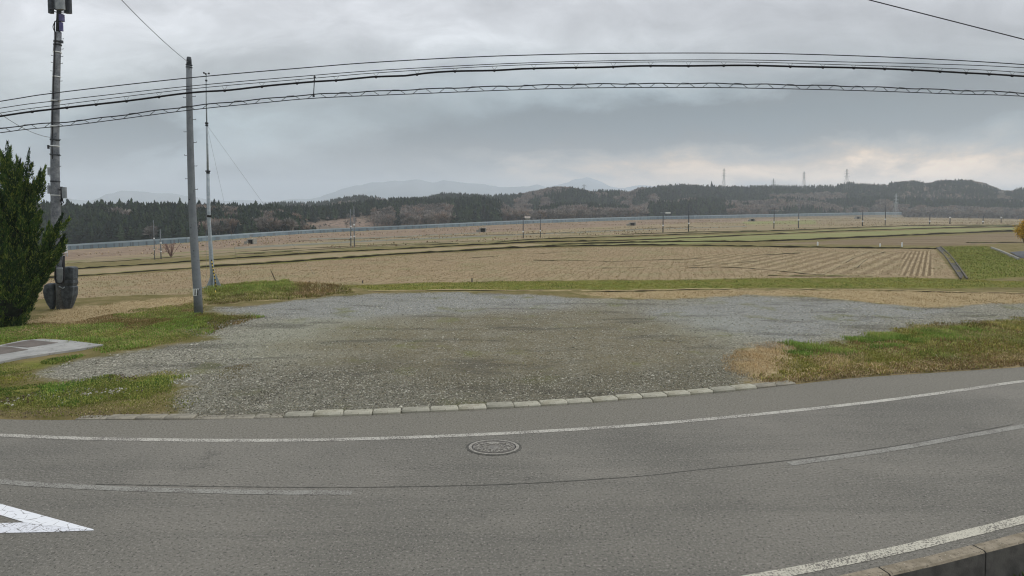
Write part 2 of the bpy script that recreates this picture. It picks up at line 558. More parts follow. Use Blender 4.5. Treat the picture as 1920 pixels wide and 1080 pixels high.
Z['slope'] = [WP([(-300, 505), (122, 471), (350, 457), (560, 440), (800, 429), (1000, 420), (1200, 413), (1300, 411), (1480, 407), (1480, 412), (1300, 418), (1200, 422), (1000, 432), (800, 441), (560, 454), (350, 472), (122, 487), (-300, 520)])]
Z['track'] = [WP([(440, 463.5), (700, 450), (1000, 438), (1200, 430), (1400, 424), (1400, 425.2), (1200, 431.5), (1000, 440), (700, 453), (440, 467)]), WP([(580, 447), (700, 445), (900, 436), (900, 437.5), (700, 447), (580, 449)])]
Z['palegravel'] = [WP([(420, 640), (520, 600), (700, 590), (820, 605), (780, 640), (640, 670), (480, 668)]), WP([(1180, 600), (1330, 590), (1420, 620), (1360, 640), (1240, 630)])]
Z['rows2'] = [WP([(1280, 480), (1400, 474), (1700, 473), (1680, 517), (1480, 515), (1300, 500)])]
Z['damp'] = [WP([(330, 790), (420, 715), (620, 690), (800, 700), (1000, 700), (1330, 680), (1380, 730), (880, 790)]), WP([(560, 700), (700, 670), (800, 690), (700, 730)])]
Z['rows'] = [WP([(1690, 472), (1745, 472), (1752, 518), (1688, 518)], 8)]

NU, NYR = 430, 420
ui = np.linspace(-1, 1, NU)
us = np.sinh(ui * 2.2) / np.sinh(2.2) * 6.0
us = np.where(np.abs(ui) < .75, ui * 1.5, np.sign(ui) * (1.125 + (np.abs(ui) - .75) * 1.5 + 68 * (np.abs(ui) - .75) ** 2))
Ys = np.concatenate([[-3000, -800, -200, -60, -20, -6, -1], np.exp(np.linspace(math.log(2.0), math.log(760), NYR)), [900, 1200, 1700, 2500, 4000]])
UU, YY = np.meshgrid(us, Ys)
XX = UU * np.maximum(np.abs(YY), 4)
ZZ = g(XX, YY)


def vnoise(x, y, seed=0):
    """cheap smooth 2-D value noise"""
    r = np.random.default_rng(seed); T = r.random((64, 64))
    xi, yi = np.floor(x).astype(int), np.floor(y).astype(int)
    fx, fy = x - xi, y - yi
    fx, fy = fx * fx * (3 - 2 * fx), fy * fy * (3 - 2 * fy)
    q = lambda i, j: T[i % 64, j % 64]
    return (q(xi, yi) * (1 - fx) + q(xi + 1, yi) * fx) * (1 - fy) + (q(xi, yi + 1) * (1 - fx) + q(xi + 1, yi + 1) * fx) * fy


ROADCL = cat([(-700, 700), (-300, 770), (0, 786), (200, 787), (300, 787), (450, 785), (550, 783), (700, 778), (880, 769), (1000, 763), (1100, 756), (1160, 751), (1260, 744), (1340, 737), (1400, 731), (1480, 722),
              (1600, 709), (1750, 699), (1920, 688), (2300, 662), (3000, 620)], 30)
RK = np.array([G(*p) for p in ROADCL])                       # far edge of the road
far_edge = lambda X: np.interp(X, RK[:, 0], RK[:, 1])
inroad = (YY > kerb_y(XX)) & (YY < far_edge(XX))
rel = (vnoise(XX * 1.1, YY * 1.1, 1) - .5) * .05 + (vnoise(XX * .35, YY * .35, 2) - .5) * .08
ZZ = ZZ + np.where((YY > far_edge(XX)) & (YY < 2500), rel * smooth(0, 1.2, YY - far_edge(XX)) + .02 - .02 * (YY - far_edge(XX) < .3), 0)
ZZ = np.where(inroad, -.03, ZZ)
md0, md1 = G(520, 543), G(600, 545)
ZZ = ZZ + .22 * np.exp(-((XX - md0[0]) / 3.2) ** 2 - ((YY - md0[1]) / 1.0) ** 2) + .16 * np.exp(-((XX - md1[0]) / 1.6) ** 2 - ((YY - md1[1]) / .9) ** 2)
V = np.stack([XX, YY, ZZ], -1).reshape(-1, 3)
nr, nc = XX.shape
idx = np.arange(nr * nc).reshape(nr, nc)
Fq = np.stack([idx[:-1, :-1], idx[:-1, 1:], idx[1:, 1:], idx[1:, :-1]], -1).reshape(-1, 4)
me = np_mesh('ground', V, Fq, True)
P2 = V[:, :2].astype(float)
vis = (P2[:, 1] > 6) & (np.abs(P2[:, 0]) < P2[:, 1] * 1.6 + 4) & (P2[:, 1] < 900)
for k, polys in Z.items():
    s_ = np.full(len(P2), -30.0)
    s_[vis] = np.clip(cross_tri(P2[vis], polys), -30, 30)
    add_float(me, 'zone_' + k, s_)


def ground_material():
    m, h, b = mat('ground', .95)
    b.inputs['Specular IOR Level'].default_value = .1
    o = h.n('ShaderNodeTexCoord').outputs['Object']
    nA, nB, nC = h.noise(o, .9, 6, .65), h.noise(o, 5, 5, .7), h.noise(o, 18, 5, .75)
    nD = h.noise(o, .22, 4, .6)

    def zone(k, soft, amp, src=nA):
        return h.smap(h.m('ADD', h.m('ADD', h.attr('zone_' + k), h.m('MULTIPLY', h.m('SUBTRACT', nB, .5), amp * .55)), h.m('MULTIPLY', h.m('SUBTRACT', src, .5), amp)), -soft, soft)
    # rough turf everywhere by default
    c = h.mix(h.smap(nA, .35, .65), srgb(104, 98, 56), srgb(132, 118, 82))
    c = h.mix(h.m('MULTIPLY', h.smap(nC, .5, .7), .6), c, srgb(84, 84, 40))
    # far belt of reeds and dead grass
    r = h.mix(h.smap(h.noise(h.mapping(o, (.06, .3, 1)), 1, 5, .7), .35, .65), srgb(132, 116, 94), srgb(152, 138, 108))
    r = h.mix(h.m('MULTIPLY', h.smap(h.noise(h.mapping(o, (.03, .18, 1)), 1, 4), .52, .66), .8), r, srgb(112, 112, 70))
    c = h.mix(zone('reed', 1.5, 4), c, r)
    bs_ = h.mix(h.smap(h.noise(h.mapping(o, (.35, .35, 1)), 1, 6, .75), .35, .65), srgb(120, 102, 86), srgb(150, 132, 110))
    c = h.mix(zone('slope', .8, 2.5), c, bs_)
    tk_ = h.mix(h.smap(h.noise(o, .5, 4), .35, .65), srgb(112, 112, 100), srgb(132, 128, 112))
    c = h.mix(zone('track', .3, .5), c, tk_)
    # green winter crop far away
    p = h.mix(h.smap(h.noise(h.mapping(o, (.05, .5, 1)), 1, 4), .35, .65), srgb(122, 126, 78), srgb(142, 138, 96))
    c = h.mix(zone('pale', .4, .5), c, p)
    bf = h.mix(h.smap(h.noise(h.mapping(o, (.04, 1.1, 1)), 1, 4), .4, .6), srgb(112, 96, 74), srgb(134, 120, 94))
    c = h.mix(zone('brownfield', .4, .5), c, bf)
    # stubble field
    f1 = h.mix(h.smap(nA, .3, .7), srgb(146, 129, 100), srgb(168, 150, 120))
    f1 = h.mix(h.smap(nD, .45, .7), f1, srgb(152, 134, 106))
    f1 = h.mix(h.m('MULTIPLY', h.smap(nD, .52, .38), .5), f1, srgb(140, 136, 100))
    wv = h.n('ShaderNodeTexWave', wave_type='BANDS', bands_direction='X')
    h.put(wv.inputs['Vector'], h.mapping(o, (1, .55, 1), (0, 0, math.radians(28))))
    wv.inputs['Scale'].default_value = .55; wv.inputs['Distortion'].default_value = 6; wv.inputs['Detail'].default_value = 3
    wv.inputs['Detail Scale'].default_value = .6
    f1 = h.mix(h.m('MULTIPLY', h.smap(wv.outputs['Fac'], .8, .98), .4), f1, srgb(112, 96, 66))
    f1 = h.mix(h.m('MULTIPLY', h.smap(nC, .5, .7), .5), f1, srgb(120, 104, 72))
    c = h.mix(zone('field', .12, .5), c, f1)
    # drilled rows near the ditch
    sxy = h.n('ShaderNodeSeparateXYZ'); h.put(sxy.inputs[0], o)
    ph = h.m('ADD', h.m('MULTIPLY', h.m('SUBTRACT', sxy.outputs[0], h.m('MULTIPLY', sxy.outputs[1], .687)), 14.5), h.m('MULTIPLY', nA, 1.6))
    rw = h.m('ADD', h.m('MULTIPLY', h.m('SINE', ph), .5), h.m('MULTIPLY', nC, 1.0))
    c = h.mix(h.m('MULTIPLY', zone('rows', .15, .2), .9), c, h.mix(h.smap(rw, .1, 1.0), srgb(108, 92, 68), srgb(178, 160, 128)))
    ph2 = h.m('ADD', h.m('MULTIPLY', h.m('SUBTRACT', sxy.outputs[0], h.m('MULTIPLY', sxy.outputs[1], .80)), 4.2), h.m('MULTIPLY', nA, 2.5))
    rw2 = h.m('ADD', h.m('MULTIPLY', h.m('SINE', ph2), .5), h.m('MULTIPLY', nC, .8))
    c = h.mix(h.m('MULTIPLY', zone('rows2', 1.5, 3), .55), c, h.mix(h.smap(rw2, .0, .9), srgb(120, 104, 78), srgb(174, 158, 126)))
    # lush and dead turf
    gr = h.mix(h.smap(nB, .35, .65), srgb(88, 98, 38), srgb(124, 128, 58))
    gr = h.mix(h.m('MULTIPLY', h.smap(nA, .45, .68), .8), gr, srgb(138, 128, 76))
    gr = h.mix(h.m('MULTIPLY', h.smap(nC, .52, .7), .7), gr, srgb(58, 62, 26))
    c = h.mix(zone('green', .4, 2.6), c, gr)
    dr = h.mix(h.smap(nB, .35, .65), srgb(150, 132, 96), srgb(180, 162, 124))
    dr = h.mix(h.m('MULTIPLY', h.smap(nC, .5, .7), .7), dr, srgb(104, 82, 54))
    c = h.mix(zone('dry', .45, 2.2), c, dr)
    # gravel yard
    vo = h.vor(o, 25, 1)
    sp = h.n('ShaderNodeSeparateColor'); h.put(sp.inputs[0], vo)
    st = h.ramp(sp.outputs[0], [(0, srgb(98, 96, 84)), (.35, srgb(128, 126, 112)), (.7, srgb(150, 147, 132)), (1, srgb(196, 192, 176))])
    fineg = h.noise(o, 42, 4, .8)
    st = h.mix(h.m('MULTIPLY', h.smap(fineg, .45, .72), .85), st, srgb(70, 68, 62))
    pl_ = h.m('MULTIPLY', zone('palegravel', 1.5, 5, nD), .55)
    st = h.mix(pl_, st, h.mix(h.smap(nC, .4, .7), srgb(160, 160, 142), srgb(132, 134, 112)))
    bl = h.mix(.42, st, srgb(148, 153, 158))
    st = h.mix(h.m('MULTIPLY', zone('blue', 1.0, 3), .8), st, bl)
    ol = h.mix(h.smap(nB, .3, .7), srgb(104, 95, 70), srgb(128, 117, 90))
    ol = h.mix(h.smap(sp.outputs[1], .62, .95), ol, srgb(140, 136, 116))
    ol = h.mix(h.smap(nC, .48, .68), ol, srgb(64, 62, 46))
    omask = h.m('MULTIPLY', zone('olive', 1.6, 5, nD), h.smap(nA, .3, .65, .42, .82))
    st = h.mix(omask, st, ol)
    ms = h.m('MULTIPLY', h.smap(h.noise(o, .5, 4, .6), .56, .70), .65)
    st = h.mix(ms, st, srgb(112, 114, 66))
    # darker, damp wheel tracks with finer chips
    dk = h.m('MULTIPLY', h.smap(h.noise(h.mapping(o, (.25, .8, 1), (0, 0, .25)), 1, 4, .6), .52, .66), .5)
    st = h.mix(dk, st, srgb(74, 72, 66))
    st = h.mix(h.m('MULTIPLY', zone('damp', 1.2, 4, nD), .42), st, srgb(84, 82, 72))
    c = h.mix(zone('gravel', .35, 2.0), c, st)
    h.put(b.inputs['Base Color'], c)
    hgt = h.m('ADD', h.m('MULTIPLY', h.vor(o, 17), .6), h.m('ADD', nC, h.m('MULTIPLY', nB, 1.2)))
    bump(h, b, hgt, .8, .05)
    return m


tag(link('ground', me, ground_material()), kind='structure')

# ------------------------------------------------------------------ road
xs = np.concatenate([np.linspace(-70, -14, 30), np.linspace(-13.5, 22, 240), np.linspace(23, 100, 40)])
LNC = cat([(-700, 745), (-300, 800), (0, 816), (150, 822), (300, 825), (450, 826), (600, 825), (750, 821), (900, 815), (1050, 807), (1200, 797), (1350, 784), (1500, 769), (1650, 752), (1800, 732), (1920, 715), (2300, 672), (3000, 626)], 20)
LN = np.array([G(*p) for p in LNC])
rows = []
T = np.linspace(0, 1, 14)
ky, fy = kerb_y(xs) + .05, far_edge(xs)
RX = np.repeat(xs[None], 14, 0)
RY = ky[None] + (fy - ky)[None] * T[:, None]
RZ = np.zeros_like(RX)
idr = np.arange(RX.size).reshape(RX.shape)
Fr = np.stack([idr[:-1, :-1], idr[:-1, 1:], idr[1:, 1:], idr[1:, :-1]], -1).reshape(-1, 4)
me = np_mesh('road', np.stack([RX, RY, RZ], -1).reshape(-1, 3), Fr)
add_float(me, 'shoulder', (RY - np.interp(RX, LN[:, 0], LN[:, 1])).ravel())
tag(link('road', me, M['asphalt']), kind='structure')


def ribbon(name, pts, width, z, m, label=None, step=20, jag=0.0, px=None):
    """flat painted strip following a pixel polyline on the road; width in metres"""
    P = np.array([G(*p) for p in cat(pts, step)])[:, :2]
    d = np.gradient(P, axis=0); d /= np.linalg.norm(d, axis=1)[:, None]
    nrm = np.stack([-d[:, 1], d[:, 0]], 1)
    wv_ = width / 2 * (1 + jag * (RNG.random(len(P)) - .5))
    A, B = P + nrm * wv_[:, None], P - nrm * wv_[:, None]
    n = len(P)
    V_ = np.concatenate([np.c_[A, np.full(n, z)], np.c_[B, np.full(n, z)]])
    i = np.arange(n - 1)
    me_ = np_mesh(name, V_, np.stack([i + n, i + n + 1, i + 1, i], -1))
    return link(name, me_, m)


for nm, pts, wd, mt in (
        ('road_edge_line', LNC[::4], .15, M['line']),
        ('road_edge_line', [(1300, 1106), (1400, 1087), (1500, 1069), (1600, 1049.5), (1700, 1028), (1800, 1004), (1920, 974), (2200, 900)], .155, M['nearline']),
        ('road_centre_line', [(-300, 868), (0, 903), (150, 913), (300, 919), (450, 922.5), (560, 924), (660, 924)], .15, M['faded']),
        ('road_centre_line', [(1480, 870), (1600, 853.5), (1700, 838), (1800, 820), (1920, 799), (2200, 745)], .15, M['faded'])):
    tag(ribbon(nm, pts, wd, .005, mt), kind='structure')
tag(ribbon('road_seam', [(180, 908), (450, 913), (660, 914), (850, 911), (1000, 906), (1200, 893), (1300, 882), (1480, 863), (1700, 833), (1900, 796)], .022, .004, M['crack'], jag=1.4, step=8), kind='structure')


def sheet(name, pts, z, m):
    P = [G(*p) for p in pts]
    me_ = bpy.data.meshes.new(name)
    me_.from_pydata([(p[0], p[1], z) for p in P], [], [tuple(range(len(P)))][::1])
    me_.update()
    if me_.polygons[0].normal.z < 0: me_.flip_normals()
    return link(name, me_, m)


ro = empty('road_marking'); tag(ro, kind='structure')
sheet('painted_arm', [(-190, 893), (0, 945), (175, 993), (176, 995), (80, 985), (46, 980), (0, 966), (-190, 912)], .006, M['thick']).parent = ro
sheet('painted_arm', [(176, 995.2), (80, 998.5), (0, 1000), (-190, 1004), (-190, 985), (0, 981.5), (46, 980.2), (80, 985.2)], .006, M['thickworn']).parent = ro

# ------------------------------------------------------------------ manhole cover
mc = G(926, 838.5)
mh = empty('manhole_cover', (mc[0], mc[1], 0))
tag(mh, 'oval looking cast iron manhole cover with relief pattern set in the asphalt lane', 'manhole cover')
AX, AY = .50, .385


def disc_ring(r0, r1, z0, z1, n=64, wob=0.0):
    Vv, Fs = [], []
    for k in range(n):
        t = 2 * math.pi * k / n
        w_ = 1 + wob * (random.random() - .5)
        for r, z in ((r0, z0), (r0, z1), (r1 * w_, z1), (r1 * w_, z0)):
            Vv.append((r * AX * math.cos(t), r * AY * math.sin(t), z))
    for k in range(n):
        a, b = k * 4, ((k + 1) % n) * 4
        for q in range(3): Fs.append((a + q, b + q, b + q + 1, a + q + 1))
    return Vv, Fs


for nm, r0, r1, z1, mt, wob in (('tar_joint', .93, 1.03, .006, M['crack'], .05), ('rim', .82, .93, .012, M['iron'], 0), ('gap', .78, .82, .005, M['dark_recess'], 0)):
    b_ = MB(); b_.add(*disc_ring(r0, r1, .001, z1, wob=wob)); b_.build(nm, mt, mh)
b_ = MB()
nn = 64
b_.add([(0, 0, .010)] + [(.78 * AX * math.cos(2 * math.pi * k / nn), .78 * AY * math.sin(2 * math.pi * k / nn), .010) for k in range(nn)], [(0, k + 1, (k + 1) % nn + 1) for k in range(nn)])
for r0, r1 in ((.70, .74), (.47, .50)): b_.add(*disc_ring(r0, r1, .010, .017))
lid = b_.build('lid', rough_mat('lid_iron', srgb(98, 95, 90), srgb(132, 128, 120), 25, .6, .4, .003, metal=.15), mh)
b_ = MB()
for k in range(40):
    t = 2 * math.pi * k / 40 + .05
    if math.sin(t) > .75: continue
    r = .60 + .05 * math.sin(k * 2.3)
    b_.box((r * AX * math.cos(t), r * AY * math.sin(t), .0155), (.035 + .02 * (k % 3), .03, .012), t)
for k in range(26):
    t = 2 * math.pi * k / 26; r = .34 + .07 * math.sin(k * 1.7)
    b_.box((r * AX * math.cos(t), r * AY * math.sin(t) - .02, .0155), (.05, .018, .012), t + 1)
b_.build('relief', M['iron'], mh)
b_ = MB()
em = [(-.11 + .22 * i / 10, .15 - .035 * math.sin(math.pi * i / 10)) for i in range(11)] + [(.11, .20), (-.11, .20)]
b_.add([(x - .02, y, z) for z in (.011, .022) for x, y in em], [tuple(range(13, 26))] + [(i, (i + 1) % 13, 13 + (i + 1) % 13, 13 + i) for i in range(13)])
b_.build('emblem', M['iron'], mh)

# ------------------------------------------------------------------ far kerb stones
kerbmat = M['concrete']
# arc length walk along the far road edge
d_ = np.r_[0, np.cumsum(np.hypot(*np.diff(RK[:, :2], axis=0).T))]


def at_len(s): return np.array([np.interp(s, d_, RK[:, 0]), np.interp(s, d_, RK[:, 1])])


i0 = np.interp(G(140, 787)[0], RK[:, 0], d_)
i1 = np.interp(G(1490, 721)[0], RK[:, 0], d_)
L_ = .615
ks = []
s_ = i0
while s_ < i1:
    ks.append(s_); s_ += L_
words_ = []
for q, s0 in enumerate(ks):
    a, b = at_len(s0), at_len(s0 + L_)
    c = (a + b) / 2; ang = math.atan2(*(b - a)[::-1])
    pxx = 960 + c[0] / c[1] * F
    dirty = pxx < 530
    buried = (pxx > 330 and pxx < 500) or pxx > 1420 or pxx < 200
    h_ = .062 + random.uniform(-.012, .014) - (.022 if dirty else 0) - (.022 if buried else 0)
    wd = .25
    nrm = np.array([-math.sin(ang), math.cos(ang)])
    c = c + nrm * (wd / 2 + random.uniform(-.012, .012))
    bm = MB()
    l2 = L_ / 2 - random.uniform(.008, .02)
    # bevelled block, front top edge cut back; corners slightly broken
    prof = [(-wd / 2, -.1), (-wd / 2, h_ * .55), (-wd / 2 + .04, h_), (wd / 2, h_ - .004), (wd / 2, -.1)]
    Vv = []
    for x, sk in ((-l2, random.uniform(0, .02)), (-l2 + .03, 0), (0, random.uniform(-.004, .004)), (l2 - .03, 0), (l2, -random.uniform(0, .03))):
        cut = .018 if abs(x) == l2 else 0
        for y, z in prof: Vv.append((x + sk * (y / wd), y + (cut if y < 0 else 0), z - (cut * .5 if z > 0 else 0)))
    Fs = []
    for i in range(4):
        for k in range(4): Fs.append((i * 5 + k, (i + 1) * 5 + k, (i + 1) * 5 + k + 1, i * 5 + k + 1))
    Fs += [(0, 1, 2, 3, 4), (24, 23, 22, 21, 20)]
    bm.add(Vv, Fs)
    tone = random.choice((0, 1, 2))
    ko = bm.build('kerb_stone', None)
    mk = ['kerb_a', 'kerb_b', 'kerb_c', 'kerb_dirty'][3 if dirty or buried else tone]
    if mk not in M:
        cs = {'kerb_a': ((146, 143, 128), (172, 169, 152)), 'kerb_b': ((132, 130, 116), (160, 157, 142)), 'kerb_c': ((140, 136, 118), (178, 175, 158)), 'kerb_dirty': ((118, 114, 102), (148, 143, 128))}[mk]
        M[mk] = rough_mat(mk, srgb(*cs[0]), srgb(*cs[1]), 5, .9, .6, .012, spots=srgb(98, 92, 78))
    ko.data.materials.append(M[mk])
    ko.location = (c[0], c[1], 0); ko.rotation_euler = (random.uniform(-.02, .02), 0, ang + random.uniform(-.015, .015))
    ko['category'] = 'kerb stone'; ko['group'] = 'kerb stones along the far side of the road'
    words_.append((ko, pxx, dirty, buried, mk))
ordn = ['first', 'second', 'third', 'fourth', 'fifth', 'sixth', 'seventh', 'eighth', 'ninth', 'tenth', 'eleventh', 'twelfth', 'thirteenth', 'fourteenth', 'fifteenth',
        'sixteenth', 'seventeenth', 'eighteenth', 'nineteenth', 'twentieth', 'twenty-first', 'twenty-second', 'twenty-third', 'twenty-fourth', 'twenty-fifth', 'twenty-sixth', 'twenty-seventh', 'twenty-eighth', 'twenty-ninth', 'thirtieth', 'thirty-first', 'thirty-second', 'thirty-third', 'thirty-fourth', 'thirty-fifth']
mi = min(range(len(words_)), key=lambda i: abs(words_[i][1] - 926))
for i, (ko, pxx, dirty, buried, mk) in enumerate(words_):
    look = 'soiled half buried kerb stone' if dirty or buried else 'pale concrete kerb stone'
    if i == mi: ko['label'] = look + ' straight across from the manhole cover'
    else: ko['label'] = f"{look}, {ordn[abs(i - mi) - 1]} to the {'left' if i < mi else 'right'} of the one facing the manhole cover"

# ------------------------------------------------------------------ near kerb: long blocks whose outer face drops to a gutter
KXs = [-7.0, -5.0, -3.0, -1.0, 1.0, 3.0, 4.42, 5.92, 7.35, 8.8, 10.3, 11.8, 13.3, 15]
for i in range(len(KXs) - 1):
    x0, x1 = KXs[i] + .012, KXs[i + 1] - .012
    n = 5
    bm = MB()
    Vv = []
    for k in range(n):
        x = x0 + (x1 - x0) * k / (n - 1)
        y = float(kerb_y(x)); dyx = (float(kerb_y(x + .1)) - float(kerb_y(x - .1))) / .2
        nn_ = np.array([dyx, -1]) / math.hypot(dyx, 1)
        wob = random.uniform(-.004, .004)
        for off, z in ((-.06, -.1), (-.06, .045 + wob), (-.045, .055), (.095, .055 + wob), (.115, .035), (.125, -.58), (-.02, -.58)):
            Vv.append((x + nn_[0] * off, y + nn_[1] * off, z))
    K = 7
    Fs = [(k * K + j, k * K + (j + 1) % K, (k + 1) * K + (j + 1) % K, (k + 1) * K + j) for k in range(n - 1) for j in range(K)]
    Fs += [tuple(range(K - 1, -1, -1)), tuple(range((n - 1) * K, n * K))]
    bm.add(Vv, Fs)
    if 'nearkerb' not in M:
        m, h, b = mat('weathered_kerb', .9)
        oo = h.n('ShaderNodeTexCoord').outputs['Object']
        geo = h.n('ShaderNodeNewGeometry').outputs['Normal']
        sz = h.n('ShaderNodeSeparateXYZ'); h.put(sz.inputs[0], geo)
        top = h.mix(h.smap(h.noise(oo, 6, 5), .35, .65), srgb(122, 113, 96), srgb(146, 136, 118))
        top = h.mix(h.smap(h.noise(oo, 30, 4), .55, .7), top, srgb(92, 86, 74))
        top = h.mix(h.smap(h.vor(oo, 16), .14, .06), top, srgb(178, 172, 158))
        # the outer face is a darker grey than the top
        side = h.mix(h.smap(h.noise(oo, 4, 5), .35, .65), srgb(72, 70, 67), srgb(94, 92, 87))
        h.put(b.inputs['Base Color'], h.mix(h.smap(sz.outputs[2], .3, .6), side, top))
        bump(h, b, h.noise(oo, 40, 4), .6, .008)
        M['nearkerb'] = m
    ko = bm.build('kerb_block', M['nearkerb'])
    if x1 < 3.2:
        tag(ko, 'long weathered kerb block below the bottom edge of the photo', 'kerb block', 'long kerb blocks along the near side of the road')
        bpy.data.objects.remove(ko) if x1 < 3.0 else None
        continue
    names_ = {5: 'leftmost long kerb block by the near white line, at the picture bottom', 6: 'long black faced kerb block between the leftmost one and the one with weeds',
              7: 'long kerb block at the lower right corner, with weeds below its black face'}
    tag(ko, names_.get(i, 'long kerb block beyond the lower right corner along the near road edge'), 'kerb block', 'long kerb blocks along the near side of the road')
    if i > 8: bpy.data.objects.remove(ko)
# gutter floor on the camera side
xg = np.linspace(-12, 20, 60)
b_ = MB()
for a, b in zip(xg[:-1], xg[1:]):
    b_.add([(a, kerb_y(a) - .10, -.49), (b, kerb_y(b) - .10, -.49), (b, kerb_y(b) - 1.6, -.49), (a, kerb_y(a) - 1.6, -.49)], [(3, 2, 1, 0)])
tag(b_.build('pavement', rough_mat('gutter_concrete', srgb(84, 82, 78), srgb(106, 103, 98), 3, .9, .4, .01)), kind='structure')

# ------------------------------------------------------------------ scattered ground cover
def inside(poly, P):
    return cross_tri(P, [poly]) > 0


def scatter(polys, n, soft=.45):
    """n random points over world polygons, uniform by area"""
    out = []
    areas = []
    for p in polys:
        a = .5 * abs(np.dot(p[:, 0], np.roll(p[:, 1], 1)) - np.dot(p[:, 1], np.roll(p[:, 0], 1)))
        areas.append(a)
    for p, a in zip(polys, areas):
        k = int(n * a / sum(areas)); lo, hi = p.min(0) - soft, p.max(0) + soft
        got = np.zeros((0, 2))
        while len(got) < k:
            Q = lo + RNG.random((max(k * 2, 50), 2)) * (hi - lo)
            sd_q = cross_tri(Q, [p]) / soft + (vnoise(Q[:, 0] * 1.7, Q[:, 1] * 1.4, 17) - .5) * 1.6 + (RNG.random(len(Q)) - .5) * 1.2
            got = np.concatenate([got, Q[(sd_q > 0) & (Q[:, 1] > far_edge(Q[:, 0]) + .03)]])
        out.append(got[:k])
    return np.concatenate(out)


def relief(x, y):
    r_ = (vnoise(x * 1.1, y * 1.1, 1) - .5) * .05 + (vnoise(x * .35, y * .35, 2) - .5) * .08
    r_ = r_ * smooth(0, 1.2, y - far_edge(x)) + .02
    return r_ + .22 * np.exp(-((x - md0[0]) / 3.2) ** 2 - ((y - md0[1]) / 1.0) ** 2) + .16 * np.exp(-((x - md1[0]) / 1.6) ** 2 - ((y - md1[1]) / .9) ** 2)


def blades(name, P, hgt, wid, cols, lean=.5, bend=.4, z0=0.0, matn='grass', label=None):
    """grass blades: two quads' worth of triangles each, at ground points P"""
    n = len(P)
    a = RNG.random(n) * 2 * math.pi
    cl_ = vnoise(P[:, 0] * 2.2 + 13, P[:, 1] * 1.6 + 7, 77); cm_ = vnoise(P[:, 0] * .7 + 3, P[:, 1] * .6, 78)
    h_ = hgt * (.35 + .7 * RNG.random(n)) * (.45 + 1.1 * cl_); w_ = wid * (.6 + .8 * RNG.random(n))
    z = g(P[:, 0], P[:, 1]) + z0 + relief(P[:, 0], P[:, 1])
    B = np.c_[P, z]
    side = np.c_[np.cos(a), np.sin(a), np.zeros(n)] * w_[:, None] / 2
    la = RNG.random(n) * 2 * math.pi
    ln = (RNG.random(n) ** 1.3 * lean)[:, None] * h_[:, None] * np.c_[np.cos(la), np.sin(la), np.zeros(n)]
    mid = B + ln * bend + np.c_[np.zeros((n, 2)), h_ * .55]
    tip = B + ln * (1 + bend) + np.c_[np.zeros((n, 2)), h_ * (1 - .3 * RNG.random(n))]
    V_ = np.stack([B - side, B + side, mid - side * .8, mid + side * .8, tip], 1).reshape(-1, 3)
    i = np.arange(n)[:, None] * 5
    Fc = np.concatenate([i + [0, 1, 3], i + [0, 3, 2], i + [2, 3, 4]])
    me_ = np_mesh(name, V_, Fc)
    pick = np.clip(((cm_ * .6 + cl_ * .25 + RNG.random(n) * .45) / 1.2 * len(cols)).astype(int), 0, len(cols) - 1)
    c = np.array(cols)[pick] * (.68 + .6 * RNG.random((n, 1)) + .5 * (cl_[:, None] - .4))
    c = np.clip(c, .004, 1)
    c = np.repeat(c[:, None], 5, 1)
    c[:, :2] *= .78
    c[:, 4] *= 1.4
    add_tint(me_, c.reshape(-1, 3))
    return tag(link(name, me_, M[matn]), label, kind='stuff')


GREENS = [srgb(78, 90, 40), srgb(104, 118, 52), srgb(124, 130, 66), srgb(142, 146, 74), srgb(158, 146, 100)]
LUSH = [srgb(80, 106, 46), srgb(106, 134, 58), srgb(128, 148, 72), srgb(146, 146, 84)]
YG = [srgb(108, 114, 50), srgb(136, 138, 66), srgb(122, 116, 54), srgb(164, 154, 88)]
TAN = [srgb(166, 144, 106), srgb(186, 166, 128), srgb(136, 112, 76), srgb(120, 104, 68)]
OLIVE = [srgb(84, 88, 40), srgb(120, 122, 60), srgb(146, 138, 88), srgb(168, 156, 116), srgb(112, 120, 52)]
# right verge
rv = [WP([(1482, 655), (1600, 637), (1710, 614), (1920, 598), (2100, 588), (2200, 640), (1920, 686), (1700, 703), (1600, 710), (1480, 716), (1440, 712)])]
P = scatter(rv, 70000)
nz = vnoise(P[:, 0] * .9, P[:, 1] * .9, 5)
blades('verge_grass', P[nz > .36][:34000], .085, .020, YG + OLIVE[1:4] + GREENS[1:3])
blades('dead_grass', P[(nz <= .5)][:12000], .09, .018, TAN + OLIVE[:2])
P = scatter([WP([(1600, 690), (1990, 655), (1990, 690), (1600, 712), (1440, 722), (1440, 712)])], 16000, .25)
blades('dead_grass', P[:6000], .11, .018, TAN + [srgb(190, 184, 150)], lean=1.4)
for cx, cy, rx, ry, n, hh in ((1520, 655, 36, 12, 2600, .14), (1570, 652, 34, 12, 2600, .13), (1640, 640, 60, 14, 5200, .15), (1688, 641, 24, 12, 2000, .17), (1800, 628, 40, 10, 2400, .13), (1745, 632, 30, 10, 1400, .11), (1495, 660, 16, 10, 900, .12)):
    t = RNG.random((n, 2)); r = np.sqrt(t[:, 0]); an = t[:, 1] * 6.283
    pl = WP([(cx + rx * math.cos(q), cy + ry * math.sin(q)) for q in np.linspace(0, 2 * math.pi, 13)[:-1]])
    Pp_ = scatter([pl], n); qn = vnoise(Pp_[:, 0] * 1.6, Pp_[:, 1] * 1.3, 91)
    blades('lush_grass', Pp_[qn + RNG.random(len(Pp_)) * .3 > .55], hh, .014, LUSH)
